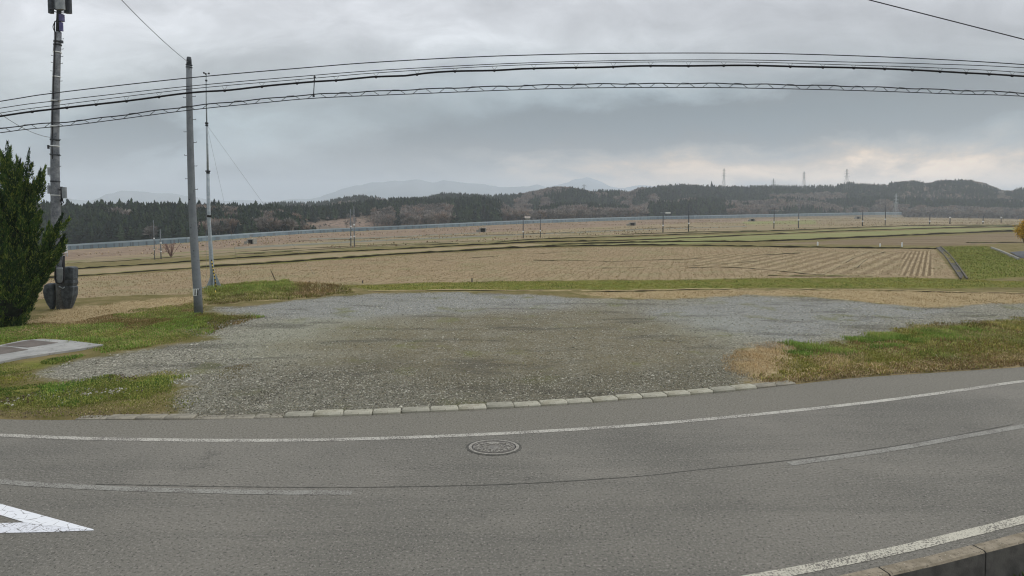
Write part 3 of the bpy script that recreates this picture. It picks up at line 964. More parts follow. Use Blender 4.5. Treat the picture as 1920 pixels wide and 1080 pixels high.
for cx, cy, rx, ry, n in ((1570, 680, 40, 14, 2600), (1420, 680, 44, 26, 4500), (1440, 655, 30, 8, 1200)):
    pl = WP([(cx + rx * math.cos(q), cy + ry * math.sin(q)) for q in np.linspace(0, 2 * math.pi, 13)[:-1]])
    blades('dead_grass', scatter([pl], n), .08, .010, [srgb(176, 148, 108), srgb(190, 168, 130), srgb(150, 122, 84)], lean=1.2)
# left verge, lower-left strip and the mound behind the yard
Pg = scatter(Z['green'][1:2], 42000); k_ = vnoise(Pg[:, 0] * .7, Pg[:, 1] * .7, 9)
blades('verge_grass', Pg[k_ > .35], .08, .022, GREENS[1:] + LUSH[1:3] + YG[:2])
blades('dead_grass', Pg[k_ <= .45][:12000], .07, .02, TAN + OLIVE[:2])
Pg = scatter(Z['green'][2:4], 26000); k_ = vnoise(Pg[:, 0] * 1.3, Pg[:, 1] * 1.3, 11)
blades('verge_grass', Pg[k_ > .40], .07, .018, GREENS[1:4] + LUSH[:3])
Pm = scatter(Z['green'][:1], 15000)
blades('lush_grass', Pm, .17, .02, LUSH + YG[:2])
Pm = scatter([WP([(395, 552), (560, 543), (650, 540), (650, 550), (545, 562), (400, 571)])], 15000)
blades('dead_grass', Pm, .15, .022, TAN + OLIVE + GREENS[:2], lean=1.0)
Pm = scatter([WP([(556, 536), (600, 534), (640, 541), (620, 552), (560, 556)])], 5000)
blades('dead_grass', Pm, .26, .02, TAN + [srgb(190, 178, 140)], lean=.9)
blades('dead_grass', scatter(Z['dry'][4:5], 900), .035, .012, [srgb(140, 110, 74), srgb(110, 100, 52), srgb(96, 76, 52)])
blades('dead_grass', scatter(Z['dry'][:2], 16000), .06, .014, TAN)
blades('lush_grass', scatter(Z['green'][4:5], 26000), .07, .02, YG + GREENS[:2])
blades('verge_grass', scatter(Z['green'][6:7], 16000), .14, .03, YG + GREENS + [srgb(100, 84, 62)])
Pg = scatter([WP([(-60, 640), (60, 690), (60, 730), (320, 700), (345, 740), (330, 776), (-60, 780)])], 16000)
blades('verge_grass', Pg, .045, .016, OLIVE + YG)
Pg = scatter([WP([(1440, 716), (1600, 700), (1990, 660), (1990, 620), (1600, 680), (1480, 700)])], 9000, .2)
blades('verge_grass', Pg, .08, .018, YG + GREENS[1:4])
# stubble of the harvested paddy, in rows
Pf = scatter(Z['field'][:1], 60000)
Pf = Pf[(Pf[:, 1] < 130)]
blades('stubble', Pf, .09, .03, [srgb(180, 162, 128), srgb(162, 144, 112), srgb(142, 124, 94), srgb(170, 152, 120)], lean=.6)
Pr = scatter(Z['reed'], 42000)
kr = vnoise(Pr[:, 0] * .05, Pr[:, 1] * .08, 21)
blades('reeds', Pr[kr > .5], .4, .25, [srgb(150, 128, 102), srgb(134, 114, 92), srgb(160, 142, 114), srgb(126, 118, 88)], lean=.5, z0=-.05)
# green weeds pushing through the gravel, thin
Pw = scatter(Z['gravel'], 16000); kw = vnoise(Pw[:, 0] * .35, Pw[:, 1] * .35, 33)
blades('weeds', Pw[kw > .58], .022, .014, OLIVE + GREENS[:2], lean=1.2)


def stones(name, P, size, cols):
    n = len(P)
    base_ = np.array([[1, 0, 0], [-1, 0, 0], [0, 1, 0], [0, -1, 0], [0, 0, 1], [0, 0, -1.]])
    Fb = np.array([[0, 2, 4], [2, 1, 4], [1, 3, 4], [3, 0, 4], [2, 0, 5], [1, 2, 5], [3, 1, 5], [0, 3, 5]])
    s = size * (.4 + 1.1 * RNG.random(n) ** 2)
    a = RNG.random(n) * 6.283
    V_ = base_[None] * (.6 + .8 * RNG.random((n, 6, 1))) * (s[:, None, None] * np.array([1, .75, .5])) / 2
    x = V_[..., 0] * np.cos(a)[:, None] - V_[..., 1] * np.sin(a)[:, None]
    y = V_[..., 0] * np.sin(a)[:, None] + V_[..., 1] * np.cos(a)[:, None]
    zb_ = np.where(P[:, 1] < far_edge(P[:, 0]), .003, g(P[:, 0], P[:, 1]) + relief(P[:, 0], P[:, 1]) + .004)
    V_ = np.stack([x + P[:, :1], y + P[:, 1:2], V_[..., 2] + zb_[:, None]], -1)
    me_ = np_mesh(name, V_.reshape(-1, 3), (np.arange(n)[:, None, None] * 6 + Fb[None]).reshape(-1, 3))
    c = np.array(cols)[RNG.integers(0, len(cols), n)] * (.75 + .5 * RNG.random((n, 1)))
    add_tint(me_, np.repeat(c, 6, 0))
    return tag(link(name, me_, M['stone']), kind='stuff')


STC = [srgb(148, 146, 130), srgb(122, 120, 106), srgb(178, 175, 160), srgb(86, 84, 74), srgb(136, 130, 110)]
stones('gravel', scatter(Z['gravel'], 60000), .038, STC)
stones('gravel', scatter([WP([(330, 770), (360, 700), (520, 690), (700, 690), (900, 710), (1350, 690), (1380, 725), (880, 762), (550, 776)])], 16000), .042, STC)
stones('gravel', scatter(Z['gravel'], 1500), .075, [srgb(186, 183, 168), srgb(156, 152, 136), srgb(98, 94, 84)])
stones('dirt', scatter([WP([(468, 750), (500, 728), (560, 708), (596, 700), (596, 705), (565, 713), (515, 735), (486, 752)])], 700, .25), .03, [srgb(78, 74, 64), srgb(96, 91, 78), srgb(66, 62, 52)])
stones('grit', np.stack([(lambda q: (q, far_edge(q) - .02 - .35 * RNG.random(len(q)) ** 2))(RNG.random(2600) * 32 - 14)][0], 1), .012, [srgb(150, 144, 128), srgb(84, 80, 70)])
stones('rubble', scatter([WP([(20, 752), (90, 732), (190, 728), (240, 735), (190, 748), (80, 756)])], 700), .085, [srgb(170, 168, 158), srgb(140, 136, 124), srgb(104, 92, 78)])
stones('rubble', scatter([WP([(300, 712), (345, 706), (350, 728), (310, 726)])], 160), .06, [srgb(178, 178, 170)])
stones('soil_clods', scatter([WP([(15, 748), (80, 736), (110, 740), (60, 756)]), WP([(215, 711), (232, 707), (244, 712), (225, 716)])], 500), .09, [srgb(78, 62, 48), srgb(56, 46, 36)])
stones('dirt', scatter([WP([(-60, 770), (320, 772), (330, 780), (200, 782), (-60, 783)]), WP([(1440, 716), (1600, 706), (1990, 676), (1990, 684), (1600, 712), (1440, 728)])], 5000), .03, [srgb(104, 92, 74), srgb(84, 74, 60), srgb(124, 112, 90)])
stones('dirt', scatter([WP([(330, 774), (880, 762), (1360, 728), (1360, 738), (880, 770), (340, 785)])], 2600), .022, [srgb(104, 98, 84), srgb(84, 78, 66), srgb(130, 124, 108)])


# ------------------------------------------------------------------ field banks (turf tops; thin earth faces coloured dark for ditch shade)
def bank(pts, px, topm='moss'):
    C_ = cat(pts, 12)
    P = np.array([G(*p) for p in C_])
    n = len(P)
    d = np.gradient(P[:, :2], axis=0); d /= np.linalg.norm(d, axis=1)[:, None]
    nr_ = np.stack([-d[:, 1], d[:, 0]], 1)
    nr_ *= np.sign(nr_[:, 1:2])
    hgt = 1.25 * px * P[:, 1] / F * (.75 + .5 * vnoise(P[:, 0] * .8 + 50, P[:, 1] * .3, 3)) * (.7 + .6 * RNG.random(n))
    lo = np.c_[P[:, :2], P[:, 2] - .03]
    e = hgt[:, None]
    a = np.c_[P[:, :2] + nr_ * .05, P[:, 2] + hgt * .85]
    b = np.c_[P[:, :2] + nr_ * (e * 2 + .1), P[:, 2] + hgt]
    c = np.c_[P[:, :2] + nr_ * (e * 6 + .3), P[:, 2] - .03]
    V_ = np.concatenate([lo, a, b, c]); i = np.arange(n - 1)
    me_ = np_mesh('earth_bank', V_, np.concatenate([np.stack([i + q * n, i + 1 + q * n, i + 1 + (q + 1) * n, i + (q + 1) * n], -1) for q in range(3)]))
    me_.materials.append(M['shade_soil']); me_.materials.append(M[topm])
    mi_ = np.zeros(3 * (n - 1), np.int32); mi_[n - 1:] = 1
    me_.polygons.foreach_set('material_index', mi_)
    o = bpy.data.objects.new('earth_bank', me_); COL.objects.link(o)
    return tag(o, kind='structure')


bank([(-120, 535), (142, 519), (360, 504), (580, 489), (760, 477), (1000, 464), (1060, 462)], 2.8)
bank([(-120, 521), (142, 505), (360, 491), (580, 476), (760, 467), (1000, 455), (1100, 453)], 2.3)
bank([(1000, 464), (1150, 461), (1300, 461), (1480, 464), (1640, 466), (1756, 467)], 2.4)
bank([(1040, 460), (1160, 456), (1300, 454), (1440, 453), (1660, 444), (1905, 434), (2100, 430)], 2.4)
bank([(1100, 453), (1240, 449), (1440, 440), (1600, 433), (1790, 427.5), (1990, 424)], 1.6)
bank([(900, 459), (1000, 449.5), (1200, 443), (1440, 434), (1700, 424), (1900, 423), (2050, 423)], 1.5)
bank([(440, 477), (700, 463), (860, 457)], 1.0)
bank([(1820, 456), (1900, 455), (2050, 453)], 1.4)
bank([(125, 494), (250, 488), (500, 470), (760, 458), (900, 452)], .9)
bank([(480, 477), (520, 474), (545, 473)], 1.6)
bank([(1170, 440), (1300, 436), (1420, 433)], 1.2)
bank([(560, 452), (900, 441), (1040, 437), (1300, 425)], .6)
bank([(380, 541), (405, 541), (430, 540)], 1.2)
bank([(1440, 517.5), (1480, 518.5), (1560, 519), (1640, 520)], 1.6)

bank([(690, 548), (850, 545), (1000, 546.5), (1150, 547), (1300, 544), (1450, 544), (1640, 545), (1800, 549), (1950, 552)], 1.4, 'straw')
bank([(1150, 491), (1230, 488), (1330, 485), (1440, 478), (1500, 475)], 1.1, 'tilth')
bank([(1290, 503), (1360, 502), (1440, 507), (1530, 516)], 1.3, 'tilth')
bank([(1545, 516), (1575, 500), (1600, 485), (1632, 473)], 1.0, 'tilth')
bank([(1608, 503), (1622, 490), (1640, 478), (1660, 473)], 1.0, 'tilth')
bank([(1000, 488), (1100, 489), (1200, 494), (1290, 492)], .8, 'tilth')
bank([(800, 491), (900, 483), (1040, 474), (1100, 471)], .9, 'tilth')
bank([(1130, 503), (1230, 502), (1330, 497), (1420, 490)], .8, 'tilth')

# ------------------------------------------------------------------ concrete slab with two steel plates (left)
def slab_mesh(pts, z0, z1, m, name, parent, origin):
    P = [G(*p) for p in pts]; n = len(P)
    # order counter-clockwise
    a = sum(P[i][0] * P[(i + 1) % n][1] - P[(i + 1) % n][0] * P[i][1] for i in range(n))
    if a < 0: P = P[::-1]
    b_ = MB(origin)
    b_.add([(p[0], p[1], z) for z in (z0, z1) for p in P], [tuple(range(n - 1, -1, -1)), tuple(range(n, 2 * n))] + [(i, (i + 1) % n, n + (i + 1) % n, n + i) for i in range(n)])
    return b_.build(name, m, parent)


so = G(90, 662)
sl = empty('concrete_slab', tuple(so)); tag(sl, 'pale concrete slab with two brown steel cover plates lying in the grass at left', 'slab')
slab_mesh([(-260, 668), (-60, 656), (0, 651), (42, 642), (80, 639), (130, 642), (194, 650), (150, 658), (95, 666), (40, 674), (0, 683), (-60, 700), (-260, 740)], -.05, .07, rough_mat('slab_concrete', srgb(142, 142, 138), srgb(166, 165, 160), 1.6, .9, .4, .008, spots=srgb(120, 120, 114)), 'base', sl, so)
slab_mesh([(4, 651.5), (58, 641.5), (109, 646.5), (52, 656)], .06, .078, M['rust'], 'cover_plate', sl, so)
slab_mesh([(-60, 655.5), (14, 654), (53, 660), (0, 669), (-60, 677)], .06, .078, M['rust'], 'cover_plate', sl, so)
b_ = MB(); c = G(60, 670); b_.box((0, 0, .03), (.12, .08, .06), .3, ch=.02); k_ = b_.build('stone', M['black'])
k_.location = (c[0], c[1], .0); tag(k_, 'small dark stone at the front edge of the concrete slab', 'stone')

# ------------------------------------------------------------------ concrete ditch and path at right
L1 = [G(*p) for p in cat([(1755, 465), (1770, 480), (1800, 524)], 12)]
R1 = [G(*p) for p in cat([(1762, 463), (1781, 480), (1812, 524)], 12)]
dch = empty('concrete_ditch', tuple(L1[-1])); tag(dch, 'narrow open concrete ditch running from the field corner beside the green bank', 'ditch')
for line in (L1, R1):
    b_ = MB(L1[-1])
    for a, b in zip(line[:-1], line[1:]):
        wdt = .10
        Vv = [(a[0], a[1], a[2] - .3), (b[0], b[1], b[2] - .3), (b[0] + wdt, b[1], b[2] - .3), (a[0] + wdt, a[1], a[2] - .3)]
        Vv += [(x, y, z + .42) for x, y, z in Vv]
        b_.add(Vv, [(3, 2, 1, 0), (4, 5, 6, 7), (0, 1, 5, 4), (1, 2, 6, 5), (2, 3, 7, 6), (3, 0, 4, 7)])
    b_.build('side_wall', rough_mat('ditch_wall', srgb(72, 68, 60), srgb(100, 95, 84), 2, .9, .4, .01) if 'dw' not in M else M['dw'], dch)
b_ = MB(L1[-1])
for i in range(min(len(L1), len(R1)) - 1):
    a, b, c, d = L1[i], L1[i + 1], R1[i + 1], R1[i]
    b_.add([(a[0] + .1, a[1], a[2] + .035), (b[0] + .1, b[1], b[2] + .035), (c[0], c[1], c[2] + .035), (d[0], d[1], d[2] + .035)], [(0, 3, 2, 1)])
b_.build('channel_bed', rough_mat('dark_ditch_bed', srgb(50, 46, 42), srgb(72, 66, 60), 2, .7, .4, .01), dch)  # bed coloured darker than the side walls
pa = sheet('path', [(1893, 474), (1990, 467), (2100, 472), (2100, 490), (1985, 488), (1914, 485)], 0, rough_mat('grey_path', srgb(58, 60, 64), srgb(82, 85, 89), 2, .9, .5, .02, spots=srgb(160, 164, 168)))
for v_ in pa.data.vertices: v_.co.z = float(g(v_.co.x, v_.co.y)) + .09
tag(pa, kind='structure')
b_ = MB()
E = [G(*p) for p in cat([(1857, 466), (1880, 475), (1908, 488)], 8)]
for a, b in zip(E[:-1], E[1:]):
    Vv = [(a[0], a[1], a[2] - .1), (b[0], b[1], b[2] - .1), (b[0] + .2, b[1], b[2] - .1), (a[0] + .2, a[1], a[2] - .1)]
    Vv += [(x, y, z + .32) for x, y, z in Vv]
    b_.add(Vv, [(3, 2, 1, 0), (4, 5, 6, 7), (0, 1, 5, 4), (1, 2, 6, 5), (2, 3, 7, 6), (3, 0, 4, 7)])
tag(b_.build('concrete_edging', M['concrete']), 'low concrete edging between the green bank and the grey path', 'edging')

# ------------------------------------------------------------------ poles
def pole_line(pts, Y): return [PY(x, y, Y) for x, y in pts]


def tubeobj(name, pts, rad, m, parent, origin, n=12, smoothf=True):
    b_ = MB(origin); b_.tube(pts, rad, n)
    return b_.build(name, m, parent, smoothf)


def at_row(line, row):
    xs_, ys_ = [p[0] for p in line][::-1], [p[1] for p in line][::-1]
    return np.interp(row, ys_, xs_) if ys_[0] < ys_[-1] else np.interp(row, ys_[::-1], xs_[::-1])


# plain concrete pole
b0 = G(372, 587)
Y2 = b0[1]
ln2 = [(372.5, 590), (370, 540), (365, 470), (360, 380), (357, 280), (355, 190), (354.5, 124)]
up = empty('utility_pole', (b0[0], b0[1], 0)); tag(up, 'plain grey concrete pole without crossarms, black and white striped plate near its foot', 'utility pole')
u0 = (b0[0], b0[1], 0)
tubeobj('pole', pole_line(ln2, Y2), [.178, .172, .162, .15, .135, .122, .112], M['pole'], up, u0, 20)
tubeobj('cap', pole_line([(354.5, 125), (354.4, 112), (354.3, 107)], Y2), [.105, .098, .08], M['darksteel'], up, u0, 16)
for r in (121, 125.5): tubeobj('band', pole_line([(354.5, r), (354.5, r + 1.6)], Y2), .132, M['darksteel'], up, u0, 16)
for side, rows_ in ((1, (181, 224, 267, 311, 355)), (-1, (183, 247, 291, 335))):
    for r in rows_:
        x = at_row(ln2, r)
        a = PY(x + side * 3, r, Y2); b = PY(x + side * 11.5, r + .3, Y2); c = PY(x + side * 11.5, r - 1.6, Y2)
        tubeobj('step_bolt', [a, b, c], .011, M['darksteel'], up, u0, 6, False)
pl = MB(u0)
c0 = PY(369.8, 547, Y2)
for k in range(14):
    a0, a1 = math.pi * (1.25 + .8 * k / 14), math.pi * (1.25 + .8 * (k + 1) / 14)
    r_ = .178
    h0, h1 = PY(370, 553.5, Y2)[2], PY(370, 540.5, Y2)[2]
    pl.add([(c0[0] + r_ * math.cos(t), c0[1] + r_ * math.sin(t), z) for z in (h0, h1) for t in (a0, a1)], [(0, 1, 3, 2)])
pb = pl.build('striped_plate', M['white'], up)
for t0 in (1.40, 1.52, 1.64, 1.76, 1.88):
    st = MB(u0)
    t0, t1 = math.pi * t0, math.pi * (t0 + .055)
    r_ = .181
    zz0, zz1 = PY(370, 552.5, Y2)[2], PY(370, 541.5, Y2)[2]
    st.add([(c0[0] + r_ * math.cos(t), c0[1] + r_ * math.sin(t), z) for z in (zz0, zz1) for t in (t0, t1)], [(0, 1, 3, 2)])
    st.build('stripe', M['black'], pb)
for r, dx in ((374, -1), (427, -1), (470, 2)):
    tubeobj('bolt_hole', [PY(at_row(ln2, r) + dx, r, Y2) + np.array([0, -.17, 0]), PY(at_row(ln2, r) + dx, r, Y2) + np.array([0, -.12, 0])], .022, M['black'], up, u0, 8, False)

# mobile phone pole
b1 = G(117, 580)
Y1 = b1[1]; o1 = (b1[0], b1[1], 0)
ln1 = [(116, 585), (113.5, 520), (107.5, 460), (104.5, 400), (103.3, 330), (103, 260), (104.3, 190), (106.5, 120), (109, 60), (111.3, 5), (112, -60)]
ap = empty('antenna_pole', o1); tag(ap, 'tall mobile phone antenna pole with boxes and white bands behind the dark evergreen', 'antenna pole')
tubeobj('pole', pole_line(ln1[:9], Y1), [.20, .197, .19, .182, .172, .162, .15, .138, .13], M['pole_old'], ap, o1, 20)
tubeobj('upper_tube', pole_line(ln1[8:], Y1), .09, M['darksteel'], ap, o1, 12)
for r in (98, 144, 189, 237, 274, 366):
    x = at_row(ln1, r)
    tubeobj('white_band', pole_line([(x, r + .9), (x, r - .9)], Y1), .183 if r > 150 else .165, M['white'], ap, o1, 16)
for r in (78, 84, 262, 290, 340, 520):
    x = at_row(ln1, r)
    tubeobj('steel_band', pole_line([(x, r + 1.3), (x, r - 1.3)], Y1), .19 if r > 150 else .16, M['darksteel'], ap, o1, 16)
for side, rows_ in ((1, (73, 92, 106, 119, 152, 262, 292, 312)), (-1, (104, 117, 133, 171, 289, 330))):
    for r in rows_:
        x = at_row(ln1, r)
        tubeobj('step_bolt', [PY(x + side * 5, r, Y1), PY(x + side * 11, r, Y1), PY(x + side * 11, r - 1.3, Y1)], .010, M['darksteel'], ap, o1, 6, False)
# pole-side riser cables
cb = MB(o1)
for off, yo, r0, r1 in ((-6.8, -.1, 300, 575), (-5.0, -.16, 60, 300), (6.4, -.1, 440, 580), (-6.8, -.05, 40, 110)):
    rr = np.arange(r0, r1, 14)
    cb.tube([PY(at_row(ln1, r) + off + .5 * math.sin(r * .11), r, Y1 + yo) for r in rr], .022, 6)
rr = np.linspace(0, 1, 9)
cb.tube([PY(at_row(ln1, 38 + 24 * t) - 4 - 6 * math.sin(math.pi * t), 38 + 24 * t, Y1 - .1) for t in rr], .018, 6)
cb.build('riser_cable', M['cable'], ap)


def pbox(name, x0, x1, y0, y1, depth, m, yoff=0.0, taper=1.0, ch=.03, parent=None):
    a, b = PY(x0, y1, Y1 + yoff), PY(x1, y0, Y1 + yoff)
    bb = MB(o1)
    bb.box(((a[0] + b[0]) / 2, Y1 + yoff, (a[2] + b[2]) / 2), (b[0] - a[0], depth, b[2] - a[2]), 0, taper, ch)
    return bb.build(name, m, parent or ap)


pbox('junction_box', 91, 98, 314, 328, .18, M['box'])
k_ = pbox('amplifier_box', 90.5, 97.5, 348, 363, .2, M['box'], ch=.05)
tubeobj('cable_gland', [PY(92, 349, Y1), PY(91.5, 343, Y1)], .02, M['darksteel'], k_, o1, 6)
tubeobj('cable_gland', [PY(95, 363, Y1), PY(97, 371, Y1), PY(99, 372, Y1)], .03, M['cable'], k_, o1, 6)
k_ = pbox('panel_antenna', 117.5, 124, 351, 372, .12, M['box'], ch=.02)
tubeobj('bracket', [PY(111, 356, Y1), PY(117, 356, Y1)], .03, M['darksteel'], k_, o1, 6)
tubeobj('mount_pipe', [PY(115.5, 350, Y1), PY(116, 378, Y1)], .05, M['cable'], k_, o1, 8)
tubeobj('cable_loop', [PY(116, 372, Y1), PY(119, 380, Y1), PY(116, 384, Y1), PY(113, 374, Y1)], .025, M['cable'], k_, o1, 6)
pbox('insulator', 89.5, 92, 272, 279, .09, M['darksteel'], ch=.015)
tubeobj('insulator_arm', [PY(90, 275, Y1), PY(99, 275, Y1)], .02, M['darksteel'], ap, o1, 6)
# top antennas
for nm, xa, xb, yb, yo, mt in (('sector_antenna', 91.8, 96.2, 25, -.05, 'darksteel'), ('sector_antenna', 98.5, 104.5, 17, .25, 'box'), ('sector_antenna', 106, 117.5, 18, -.28, 'box'), ('sector_antenna', 117.5, 121, 17, .2, 'darksteel'), ('sector_antenna', 122, 130.2, 25, -.05, 'darksteel')):
    pbox(nm, xa, xb, -75, yb, .17, M[mt], yo, ch=.03)
cc0 = PY(111, 20, Y1)
for zz in (20, -45):
    cz = PY(111, zz, Y1)[2]
    rg = MB(o1)
    rg.tube([(cc0[0] + .34 * math.cos(t), Y1 + .3 * math.sin(t), cz) for t in np.linspace(0, 2 * math.pi, 21)], .022, 6, False)
    for t in (0.3, 2.4, 4.5): rg.tube([(cc0[0], Y1, cz), (cc0[0] + .34 * math.cos(t), Y1 + .3 * math.sin(t), cz)], .025, 6)
    rg.build('antenna_ring', M['darksteel'], ap)
pbox('radio_unit', 112.5, 119, 27, 40, .2, M['bluebox'], -.05)
pbox('radio_unit', 112.5, 117, 42, 58, .16, M['bluebox'], -.05)
pbox('clamp', 113, 118.3, 76, 81, .1, M['darksteel'], -.05)
# wrapped gear at the foot


def cover(name, prof, yoff, depth, m, nseg=10):
    """rounded wrapped cover: prof = rows of (py, x0, x1)"""
    bb = MB(o1)
    Vv, Fs = [], []
    for py, x0, x1 in prof:
        a, b = PY(x0, py, Y1 + yoff), PY(x1, py, Y1 + yoff)
        cx, hw = (a[0] + b[0]) / 2, (b[0] - a[0]) / 2
        for k in range(nseg):
            t = 2 * math.pi * k / nseg
            sx_, sy_ = math.cos(t), math.sin(t)
            e = .38
            Vv.append((cx + hw * math.copysign(abs(sx_) ** e, sx_), Y1 + yoff + depth * (hw / .3 + .3) * .6 * math.copysign(abs(sy_) ** e, sy_), a[2]))
    n = nseg
    for i in range(len(prof) - 1):
        for k in range(n): Fs.append((i * n + k, (i + 1) * n + k, (i + 1) * n + (k + 1) % n, i * n + (k + 1) % n))
    Fs += [tuple(range(n)), tuple(range(len(prof) * n - 1, (len(prof) - 1) * n - 1, -1))]
    bb.add(Vv, Fs)
    return bb.build(name, m, ap)


cover('equipment_cover', [(500, 121, 139), (502, 119, 142.5), (522, 118.5, 142.5), (524, 120, 141)], -.05, .28, M['darkbox'])
cover('equipment_cover', [(524, 121, 142), (530, 118.5, 143), (536, 121, 141), (538, 119.5, 142.5), (552, 118.5, 142), (562, 120, 139), (572, 122, 136), (578, 125, 133)], -.05, .28, M['darkbox'])
cover('equipment_cover', [(531, 92, 103), (534, 87, 105), (545, 84.5, 105), (557, 86, 104), (568, 90, 103), (576, 94.5, 102), (581, 97, 100)], -.05, .28, M['darkbox'])
cover('cabinet', [(502, 107, 119), (504, 104, 120), (524, 104, 120), (530, 107, 118)], -.3, .2, M['box'])
hb = MB(o1)
hb.tube([PY(103.5, 500, Y1 - .45), PY(103.5, 522, Y1 - .45), PY(106, 530, Y1 - .45), PY(112, 532, Y1 - .45), PY(118, 530, Y1 - .45), PY(120, 522, Y1 - .45), PY(120, 480, Y1 - .3)], .035, 8)
hb.build('cable_hoop', M['cable'], ap)
tubeobj('strap', pole_line([(111, 537), (118, 541), (121, 538)], Y1 - .25), .03, M['steel'], ap, o1, 6)

# weather mast
bm_ = G(401, 540)
YM = bm_[1]; om = tuple(bm_)
lm = [(400, 540), (396, 480), (392.5, 420), (390, 322), (387.6, 232), (386.6, 141)]
ms_ = empty('weather_mast', om); tag(ms_, 'slender grey mast with cup anemometer on top, guyed, at the edge of the field', 'mast')
tubeobj('lower_tube', pole_line([(399.5, 538), (396.5, 490), (393.5, 440), (392.2, 420), (389.8, 322)], YM), [.125, .115, .10, .095, .085], M['steel'], ms_, om, 14)
tubeobj('middle_tube', pole_line([(389.8, 322), (387.6, 232)], YM), .055, M['steel'], ms_, om, 10)
tubeobj('upper_tube', pole_line([(387.6, 232), (386.9, 190), (386.6, 141)], YM), [.04, .035, .03], M['steel'], ms_, om, 8)
for r, x, rd in ((321, 389.8, .13), (324, 389.9, .1), (231, 387.6, .09), (235, 387.7, .08), (151, 386.7, .06)):
    tubeobj('collar', pole_line([(x, r + 1.4), (x, r - 1.4)], YM), rd, M['darksteel'], ms_, om, 12)
x = at_row(lm, 405)
tubeobj('clamp', pole_line([(x, 407), (x, 403)], YM), .12, M['black'], ms_, om, 12)
ft = MB(om)
for t in (0, 1.57, 3.14, 4.71):
    c_, s2 = math.cos(t + .3), math.sin(t + .3)
    zt = PY(399, 512, YM)[2]; zb = om[2]
    ft.add([(om[0] + c_ * .1, YM + s2 * .1, zt), (om[0] + c_ * .42, YM + s2 * .42, zb + .03), (om[0] + c_ * .08, YM + s2 * .08, zb + .03),
            (om[0] + c_ * .1 - s2 * .02, YM + s2 * .1 + c_ * .02, zt), (om[0] + c_ * .42 - s2 * .02, YM + s2 * .42 + c_ * .02, zb + .03), (om[0] + c_ * .08 - s2 * .02, YM + s2 * .08 + c_ * .02, zb + .03)],
           [(0, 1, 2), (5, 4, 3), (0, 3, 4, 1), (1, 4, 5, 2), (2, 5, 3, 0)])
ft.box((om[0], YM, om[2] + .03), (.95, .95, .1))
ft.build('foot_plate', M['steel'], ms_)
an = MB(om)
top_ = PY(386.6, 141, YM); 
hub = PY(386.6, 139, YM)
an.tube([top_, hub], .02, 6)
for t in (0.1, 2.2, 4.3):
    e_ = hub + np.array([.15 * math.cos(t), .15 * math.sin(t), .03])
    an.tube([hub, e_], .012, 6)
    an.tube([e_ + np.array([0, 0, -.045]), e_, e_ + np.array([0, 0, .05])], [.02, .055, .045], 8)
an.build('anemometer', M['black'], ms_)
gx = MB(om)
c1 = PY(387.6, 234, YM)
for end in (np.array([c1[0] + 3.6, YM + 7.5, g(0, YM + 7)]), np.array([c1[0] - 1.6, YM + 7.5, 0.0]), np.array([om[0] + .4, YM - 1.7, om[2]])):
    gx.tube([c1, end], .0055, 5)
gx.build('guy_wire', M['greywire'], ms_)
p0, p1 = c1, np.array([om[0] + .4, YM - 1.7, om[2]])
p1 = G(405, 562); p0 = G(404, 545); 
ga = PY(396.5, 487, YM - .2); gb = PY(406, 541, YM - .5)
gd = tubeobj('guy_guard', [ga, gb], .031, M['yellow'], ms_, om, 8)
N_ = 18
for k in range(0, N_, 2):
    tubeobj('stripe', [ga + (gb - ga) * k / N_, ga + (gb - ga) * (k + 1) / N_], .036, M['black'], gd, om, 8)
# striped guard at the pole's own stay, nearer
sa = PY(404, 541, YM - 1.5); sb_ = G(405, 563)
b_ = MB(sb_); b_.tube([sa, sb_], .018, 8)
sg = b_.build('ground_stake', M['black']); sg.location = sb_
for k in (1, 3): tubeobj('stripe', [sa + (sb_ - sa) * k / 5, sa + (sb_ - sa) * (k + 1) / 5], .021, M['yellow'], sg, sb_, 8)
tag(sg, 'thin black and yellow striped stake in the grass below the mast foot', 'stake')

# ------------------------------------------------------------------ overhead wires (they follow the bend of the road)
YW = 11.0


def wire(name, pts, rad, m, label, cat_, Y=YW, group=None, n=6, step=22, parent=None):
    P = cat(pts, step)
    b_ = MB(); b_.tube([PY(x, y, Y if not callable(Y) else Y(x)) for x, y in P], rad, n)
    o = b_.build(name, m, parent, True)
    if label: tag(o, label, cat_, group)
    return o, P


W1 = [(-900, 350), (-300, 237), (0, 190), (105, 174), (355, 146), (590, 125.5), (700, 117), (860, 108), (1000, 103), (1150, 100), (1350, 99.5), (1500, 101.5), (1700, 108.5), (1920, 121), (2300, 150), (3000, 220)]
W2 = [(-900, 372), (-300, 253), (0, 203), (105, 189), (355, 161.5), (590, 141), (700, 132.5), (850, 124), (1000, 117.5), (1200, 113), (1400, 112.5), (1600, 116.5), (1750, 120), (1920, 127), (2300, 152), (3000, 215)]
W3 = [(-900, 385), (-300, 262), (0, 212), (105, 197.5), (355, 167), (590, 146.5), (700, 137), (850, 128), (1000, 121), (1200, 116.5), (1400, 116.5), (1600, 122), (1750, 127), (1920, 136), (2300, 165), (3000, 236)]
W4 = [(-900, 395), (-300, 268), (0, 218), (105, 204), (240, 189), (355, 174), (430, 169), (500, 161), (590, 153), (640, 150), (700, 144), (760, 142), (800, 137), (850, 133.5), (930, 132), (980, 129), (1060, 127), (1130, 126), (1200, 123.5), (1300, 123.5), (1400, 122.5), (1500, 125), (1600, 127), (1700, 130.5), (1800, 136), (1920, 143), (2300, 170), (3000, 243)]
W5 = [(-900, 420), (-300, 292), (0, 241), (150, 226), (355, 199.5), (500, 185), (600, 176.5), (800, 167), (950, 161.5), (1100, 157.8), (1300, 156.5), (1400, 157.5), (1600, 162), (1800, 169.5), (1920, 174.5), (2300, 200), (3000, 260)]
